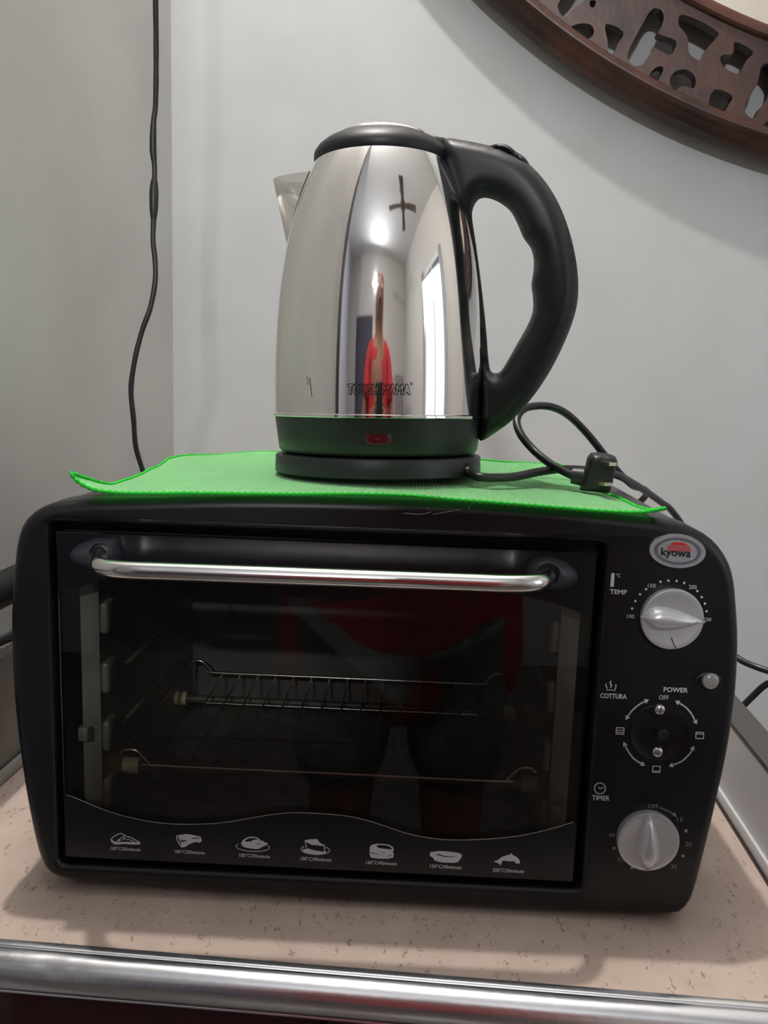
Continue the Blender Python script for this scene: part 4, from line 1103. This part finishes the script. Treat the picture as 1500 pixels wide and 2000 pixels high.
# seams where the spout joins
for sgn in (1, -1):
    pth = []
    for j in range(0, 25):
        t = j/24; z = zt_+(zb_-zt_)*t; pth.append(cyl(AZS+sgn*(0.30*(1-t)**0.55+0.03), rbody(z)+0.0002, z))
    tubeo('spout_seam', pth, 0.0008, inkm, kettle, 6)
# lid: black collar, domed top and chrome cap
lid_r = abs(onplane(611, 300)[0])
zc0 = ZTOP
zl0 = onplane(740, 268)[1]
lid = latheo('lid', [(0, ZTOP-0.001), (RTOP-0.002, ZTOP-0.001), (RTOP+0.0012, ZTOP-0.0015), (RTOP+0.0020, ZTOP+0.0010), (RTOP+0.0016, ZTOP+0.0045), (RTOP-0.001, ZTOP+0.0085), (RTOP-0.006, ZTOP+0.0125), (RTOP-0.014, ZTOP+0.0165), (RTOP-0.020, ZTOP+0.0180), (0, ZTOP+0.0185)], kblack, kettle, 96, smooth=40)
latheo('lid_cap', [(RTOP-0.0135, ZTOP+0.0163), (RTOP-0.0145, ZTOP+0.0178), (RTOP-0.0175, ZTOP+0.0193), (RTOP-0.028, ZTOP+0.0207), (0, ZTOP+0.0212)], steelm, lid, 96, smooth=60)
# handle in its own upright plane
def hp(l): return [onplane(x, y) for x, y in l]
def smooth2(l, n=4): return [(p.x, p.y) for p in crom([(a, b, 0) for a, b in l], n, True)]
outer_px = [(868, 272), (905, 274), (950, 283), (960, 286), (1000, 300), (1030, 318), (1058, 346), (1084, 384), (1104, 428), (1119, 478), (1128, 530), (1129, 578), (1121, 620), (1102, 670), (1076, 722), (1043, 772), (1003, 818), (968, 845), (940, 861), (934, 850), (936, 815), (936, 760), (931, 700), (925, 630), (917, 560), (906, 490), (893, 430), (878, 380), (866, 335), (861, 308)]
hole_px = [(926, 402), (936, 389), (953, 387), (976, 396), (997, 413), (1011, 438), (1022, 464), (1036, 484), (1042, 504), (1042, 528), (1038, 556), (1041, 582), (1040, 610), (1029, 638), (1012, 668), (995, 698), (979, 724), (966, 729), (957, 721), (953, 690), (950, 650), (945, 600), (938, 540), (930, 480), (924, 440), (922, 418)]
slit_px = [(899, 412), (904, 436), (914, 492), (924, 556), (931, 620), (936, 690), (938, 735), (934, 735), (929, 690), (923, 625), (914, 556), (905, 496), (899, 440)]
Rz = Matrix.Rotation(AZH, 4, 'Z')
bm = bmesh.new()
LPS = []
for l_ in (outer_px, hole_px, slit_px):
    q_ = [Vector((a, b, 0)) for a, b in smooth2(hp(l_), 5)]; per_ = sum((q_[i]-q_[i-1]).length for i in range(len(q_)))
    LPS.append([(p.x, p.y) for p in resample(q_, int(per_/0.0019))])
inflate(bm, LPS, 0.0022, 0.0125, 0.0145, lambda x, y, h: Rz @ Vector((x, -h, y)))
hd = finish('handle', bm, kblack, kettle, 80)
brg = [(812, 262), (850, 267), (871, 271), (870, 290), (866, 312), (845, 303), (815, 292)]
bm = bmesh.new(); inflate(bm, [smooth2(hp(brg), 3)], 0.0022, 0.004, 0.0155, lambda x, y, h: Rz @ Vector((x, -h, y)))
finish('lid_hinge', bm, kblack, kettle, 80)
btn = [(953, 287), (965, 281.5), (980, 281), (993, 284), (1008, 296), (1022, 305), (1030, 314), (1036, 328), (1020, 322), (995, 304), (970, 294)]
bm = bmesh.new(); inflate(bm, [smooth2(hp(btn), 3)], 0.0016, 0.0045, 0.009, lambda x, y, h: Rz @ Vector((x, -h, y)))
finish('lid_release', bm, kblack, hd, 80)

# ---------------------------------------------------------------- the room behind the camera, seen in the kettle
# ceiling lamp close above the oven
lampc = tag(empty('ceiling_lamp', (-0.17, 0.18, Z_C)), 'small round ceiling lamp holder with bare bulb above the oven', 'lamp')
latheo('lamp_holder', [(0, 0), (0.05, 0), (0.05, -0.015), (0.022, -0.03), (0.018, -0.075), (0, -0.075)], boardm, lampc, 32)
# unseen fill tube behind the camera, added to brighten the back wall
tl = tag(empty('fill_tube', Mw=Matrix.Translation((0.06, Y_F, 1.62)) @ Matrix.Rotation(-PI/2, 4, 'X') @ Matrix.Rotation(PI, 4, 'X')), 'added glowing fill tube on the wall behind the camera', 'lamp')
tubem = mat('fill_tube_glow', (1, 1, 1), 0.5, emit=((0.85, 0.9, 1.0), 6.0))
boxo('tube_housing', (-0.30, -0.03, -0.05), (0.30, 0.03, 0.0), boardm, tl, 0.004)
tubeo('tube', [(-0.29, 0, -0.075), (0.29, 0, -0.075)], 0.014, tubem, tl, 16)
boxo('tube_socket', (-0.30, -0.012, -0.09), (-0.285, 0.012, -0.048), boardm, tl); boxo('tube_socket', (0.285, -0.012, -0.09), (0.30, 0.012, -0.048), boardm, tl)
# ceiling fan
fan = tag(empty('ceiling_fan', (0.86, -1.05, Z_C)), 'brown ceiling fan with four blades reflected in the kettle', 'fan')
fanm = mat('brown_fan', (0.13, 0.09, 0.075), 0.4)
latheo('down_rod', [(0, 0), (0.05, 0), (0.05, -0.03), (0.013, -0.05), (0.013, -0.30), (0, -0.30)], fanm, fan, 24)
latheo('motor', [(0, -0.28), (0.05, -0.285), (0.10, -0.31), (0.10, -0.35), (0.05, -0.375), (0, -0.38)], fanm, fan, 40)
for k in range(4):
    bm = bmesh.new(); box(bm, (0.10, -0.055, -0.004), (0.52, 0.055, 0.004), 0.003)
    for vv in bm.verts:
        vv.co.y *= 0.75+0.5*(vv.co.x/0.52)
    b_ = finish('blade', bm, fanm, fan, 30); b_.matrix_parent_inverse = Matrix.Identity(4)
    b_.location = (0, 0, -0.335); b_.rotation_euler = (math.radians(12), 0, k*PI/2+0.5)
# wardrobe and patterned shelf against the right wall
wd = tag(empty('wardrobe', (1.25, -2.7, Z_FL)), 'mauve grey wardrobe by the wall behind the camera', 'wardrobe')
mauve = mat('mauve_panel', (0.24, 0.19, 0.19), 0.4)
boxo('carcass', (-0.25, -0.28, 0.0005), (0.25, 0.28, 1.5), mauve, wd, 0.005)
for s in (-1, 1): boxo('wardrobe_door', (min(0, s*0.245)+0.002, 0.28, 0.05), (max(0, s*0.245)-0.002, 0.298, 1.46), mauve, wd, 0.003)
cur = []
for k in range(2):
    bm = bmesh.new(); y0c = wy0-0.02 if k == 0 else wy1-0.16; rows = []
    for i in range(41):
        y = y0c+0.18*i/40; row = [bm.verts.new((X_R-0.06+0.015*math.sin(i*0.9), y, z)) for z in (-0.6, 1.42)]; rows.append(row)
    for A, B in zip(rows, rows[1:]): bm.faces.new((A[0], B[0], B[1], A[1]))
    bmesh.ops.solidify(bm, geom=bm.faces[:], thickness=0.002)
    c_ = finish('curtain', bm, boardm, None, 60)
    tag(c_, ('white curtain on the far side of the window, away from the oven', 'white curtain on the near side of the window, towards the oven')[k], 'curtain', 'window curtains')

# the photographer, seen only in the kettle's reflection
def skin(name, joints, edges, m, parent, sub=2, Mt=IDN):
    me = bpy.data.meshes.new(name); me.from_pydata([j[0] for j in joints], edges, []); o = bpy.data.objects.new(name, me); COL.objects.link(o)
    sk_ = o.modifiers.new('s', 'SKIN'); ss = o.modifiers.new('u', 'SUBSURF'); ss.levels = sub; ss.render_levels = sub
    if not me.skin_vertices: 
        lay = bpy.context.view_layer; lay.objects.active = o
    for v_, j in zip(me.skin_vertices[0].data, joints):
        v_.radius = (j[1], j[2] if len(j) > 2 else j[1])
    me.skin_vertices[0].data[0].use_root = True
    bpy.context.view_layer.update()
    m2 = bpy.data.meshes.new_from_object(o.evaluated_get(bpy.context.evaluated_depsgraph_get()))
    bpy.data.objects.remove(o)
    m2.materials.clear(); m2.materials.append(m)
    for p_ in m2.polygons: p_.use_smooth = True
    o2 = bpy.data.objects.new(name, m2); COL.objects.link(o2)
    if parent: o2.parent = parent
    return o2
skinm = mat('skin', (0.22, 0.10, 0.065), 0.5)
shirtm = mat('red_shirt_fabric', (0.34, 0.012, 0.018), 0.8, bump=(200, 0.2, 0.001))
shortm = mat('grey_green_fabric', (0.10, 0.13, 0.12), 0.8)
hairm = mat('black_hair', (0.008, 0.007, 0.007), 0.4)
px0, py0, fz = 0.085, -0.83, Z_FL+0.0
def A_(x, y, z): return (px0+x, py0+y, fz+z)
J = [(A_(0, 0, 0.92), 0.135, 0.10), (A_(0, 0, 1.08), 0.12, 0.09), (A_(0, 0.01, 1.24), 0.14, 0.10), (A_(0, 0.0, 1.36), 0.10, 0.08), (A_(0, 0.02, 1.44), 0.05, 0.05), (A_(0, 0.045, 1.52), 0.072, 0.085), (A_(0, 0.045, 1.60), 0.075, 0.09), (A_(0, 0.035, 1.66), 0.05, 0.06),
     (A_(-0.16, 0.0, 1.34), 0.05), (A_(-0.25, 0.04, 1.10), 0.04), (A_(-0.07, 0.175, 1.17), 0.028), (A_(-0.055, 0.225, 1.175), 0.024),
     (A_(0.16, 0.0, 1.34), 0.05), (A_(0.25, 0.04, 1.10), 0.04), (A_(0.07, 0.175, 1.17), 0.028), (A_(0.055, 0.225, 1.175), 0.024),
     (A_(-0.085, 0, 0.84), 0.085), (A_(-0.095, 0.01, 0.47), 0.055), (A_(-0.10, -0.01, 0.09), 0.036), (A_(-0.11, 0.12, 0.032), 0.03),
     (A_(0.085, 0, 0.84), 0.085), (A_(0.095, 0.01, 0.47), 0.055), (A_(0.10, -0.01, 0.09), 0.036), (A_(0.11, 0.12, 0.032), 0.03)]
E_ = [(0, 1), (1, 2), (2, 3), (3, 4), (4, 5), (5, 6), (6, 7), (3, 8), (8, 9), (9, 10), (10, 11), (3, 12), (12, 13), (13, 14), (14, 15), (0, 16), (16, 17), (17, 18), (18, 19), (0, 20), (20, 21), (21, 22), (22, 23)]
# fingers round the phone
for s in (-1, 1):
    hb = 11 if s < 0 else 15
    for f_, dz_ in enumerate((0.03, 0.012, -0.006, -0.024)):
        a_ = len(J); L_ = (0.030, 0.034, 0.031, 0.025)[f_]
        J.append((A_(s*0.050, 0.250, 1.175+dz_), 0.009)); J.append((A_(s*0.046, 0.250+L_*0.8, 1.178+dz_), 0.008)); J.append((A_(s*0.036, 0.250+L_, 1.180+dz_), 0.007))
        E_ += [(hb, a_), (a_, a_+1), (a_+1, a_+2)]
    a_ = len(J); J.append((A_(s*0.035, 0.240, 1.205), 0.010)); J.append((A_(s*0.022, 0.250, 1.222), 0.008)); E_ += [(hb, a_), (a_, a_+1)]
person = skin('person', J, E_, skinm, None)
tag(person, 'person in a red shirt holding up a phone, reflected in the kettle', 'person')
SJ = [(A_(0, -0.03, 0.62), 0.24, 0.14), (A_(0, -0.03, 0.98), 0.21, 0.13), (A_(0, -0.02, 1.24), 0.20, 0.12), (A_(0, 0.0, 1.37), 0.105, 0.088), (A_(-0.165, 0.0, 1.345), 0.064), (A_(-0.205, 0.045, 1.20), 0.058), (A_(0.165, 0.0, 1.345), 0.064), (A_(0.205, 0.045, 1.20), 0.058)]
skin('shirt', SJ, [(0, 1), (1, 2), (2, 3), (3, 4), (4, 5), (3, 6), (6, 7)], shirtm, person)
QJ = [(A_(0, 0, 0.90), 0.150, 0.115), (A_(-0.09, 0, 0.80), 0.098), (A_(-0.10, 0.005, 0.52), 0.085), (A_(0.09, 0, 0.80), 0.098), (A_(0.10, 0.005, 0.52), 0.085)]
skin('shorts', QJ, [(0, 1), (1, 2), (0, 3), (3, 4)], shortm, person)
HJ = [(A_(0, 0.01, 1.52), 0.072, 0.06), (A_(0, 0.01, 1.62), 0.085, 0.09), (A_(0, 0.02, 1.68), 0.06, 0.07), (A_(0, -0.02, 1.42), 0.06, 0.045)]
skin('hair', HJ, [(0, 1), (1, 2), (0, 3)], hairm, person)
# face: eyes, nose, mouth
for s in (-1, 1):
    bm = bmesh.new(); bmesh.ops.create_uvsphere(bm, u_segments=12, v_segments=8, radius=0.011, matrix=Matrix.Translation(A_(s*0.031, 0.124, 1.575)))
    finish('eye', bm, boardm, person, 60)
bm = bmesh.new(); bmesh.ops.create_cone(bm, segments=12, radius1=0.016, radius2=0.005, depth=0.045, cap_ends=True, matrix=Matrix.Translation(A_(0, 0.137, 1.556)) @ Matrix.Rotation(-0.25, 4, 'X')); finish('nose', bm, skinm, person, 60)
lipm = mat('lips', (0.22, 0.06, 0.05), 0.4)
bm = bmesh.new(); box(bm, A_(-0.022, 0.118, 1.522), A_(0.022, 0.134, 1.534), 0.004, 3); finish('mouth', bm, lipm, person, 60)
phone = tag(empty('phone', (0.085, -0.578, 0.325)), 'black phone held up in both hands by the person in red', 'phone')
boxo('phone_body', (-0.037, -0.004, -0.078), (0.037, 0.004, 0.078), printm, phone, 0.003, 3)
latheo('camera_lens', [(0, 0), (0.006, 0), (0.006, 0.0015), (0, 0.0015)], lensm, phone, 24, Matrix.Translation((-0.02, 0.004, 0.06)) @ Matrix.Rotation(-PI/2, 4, 'X'))
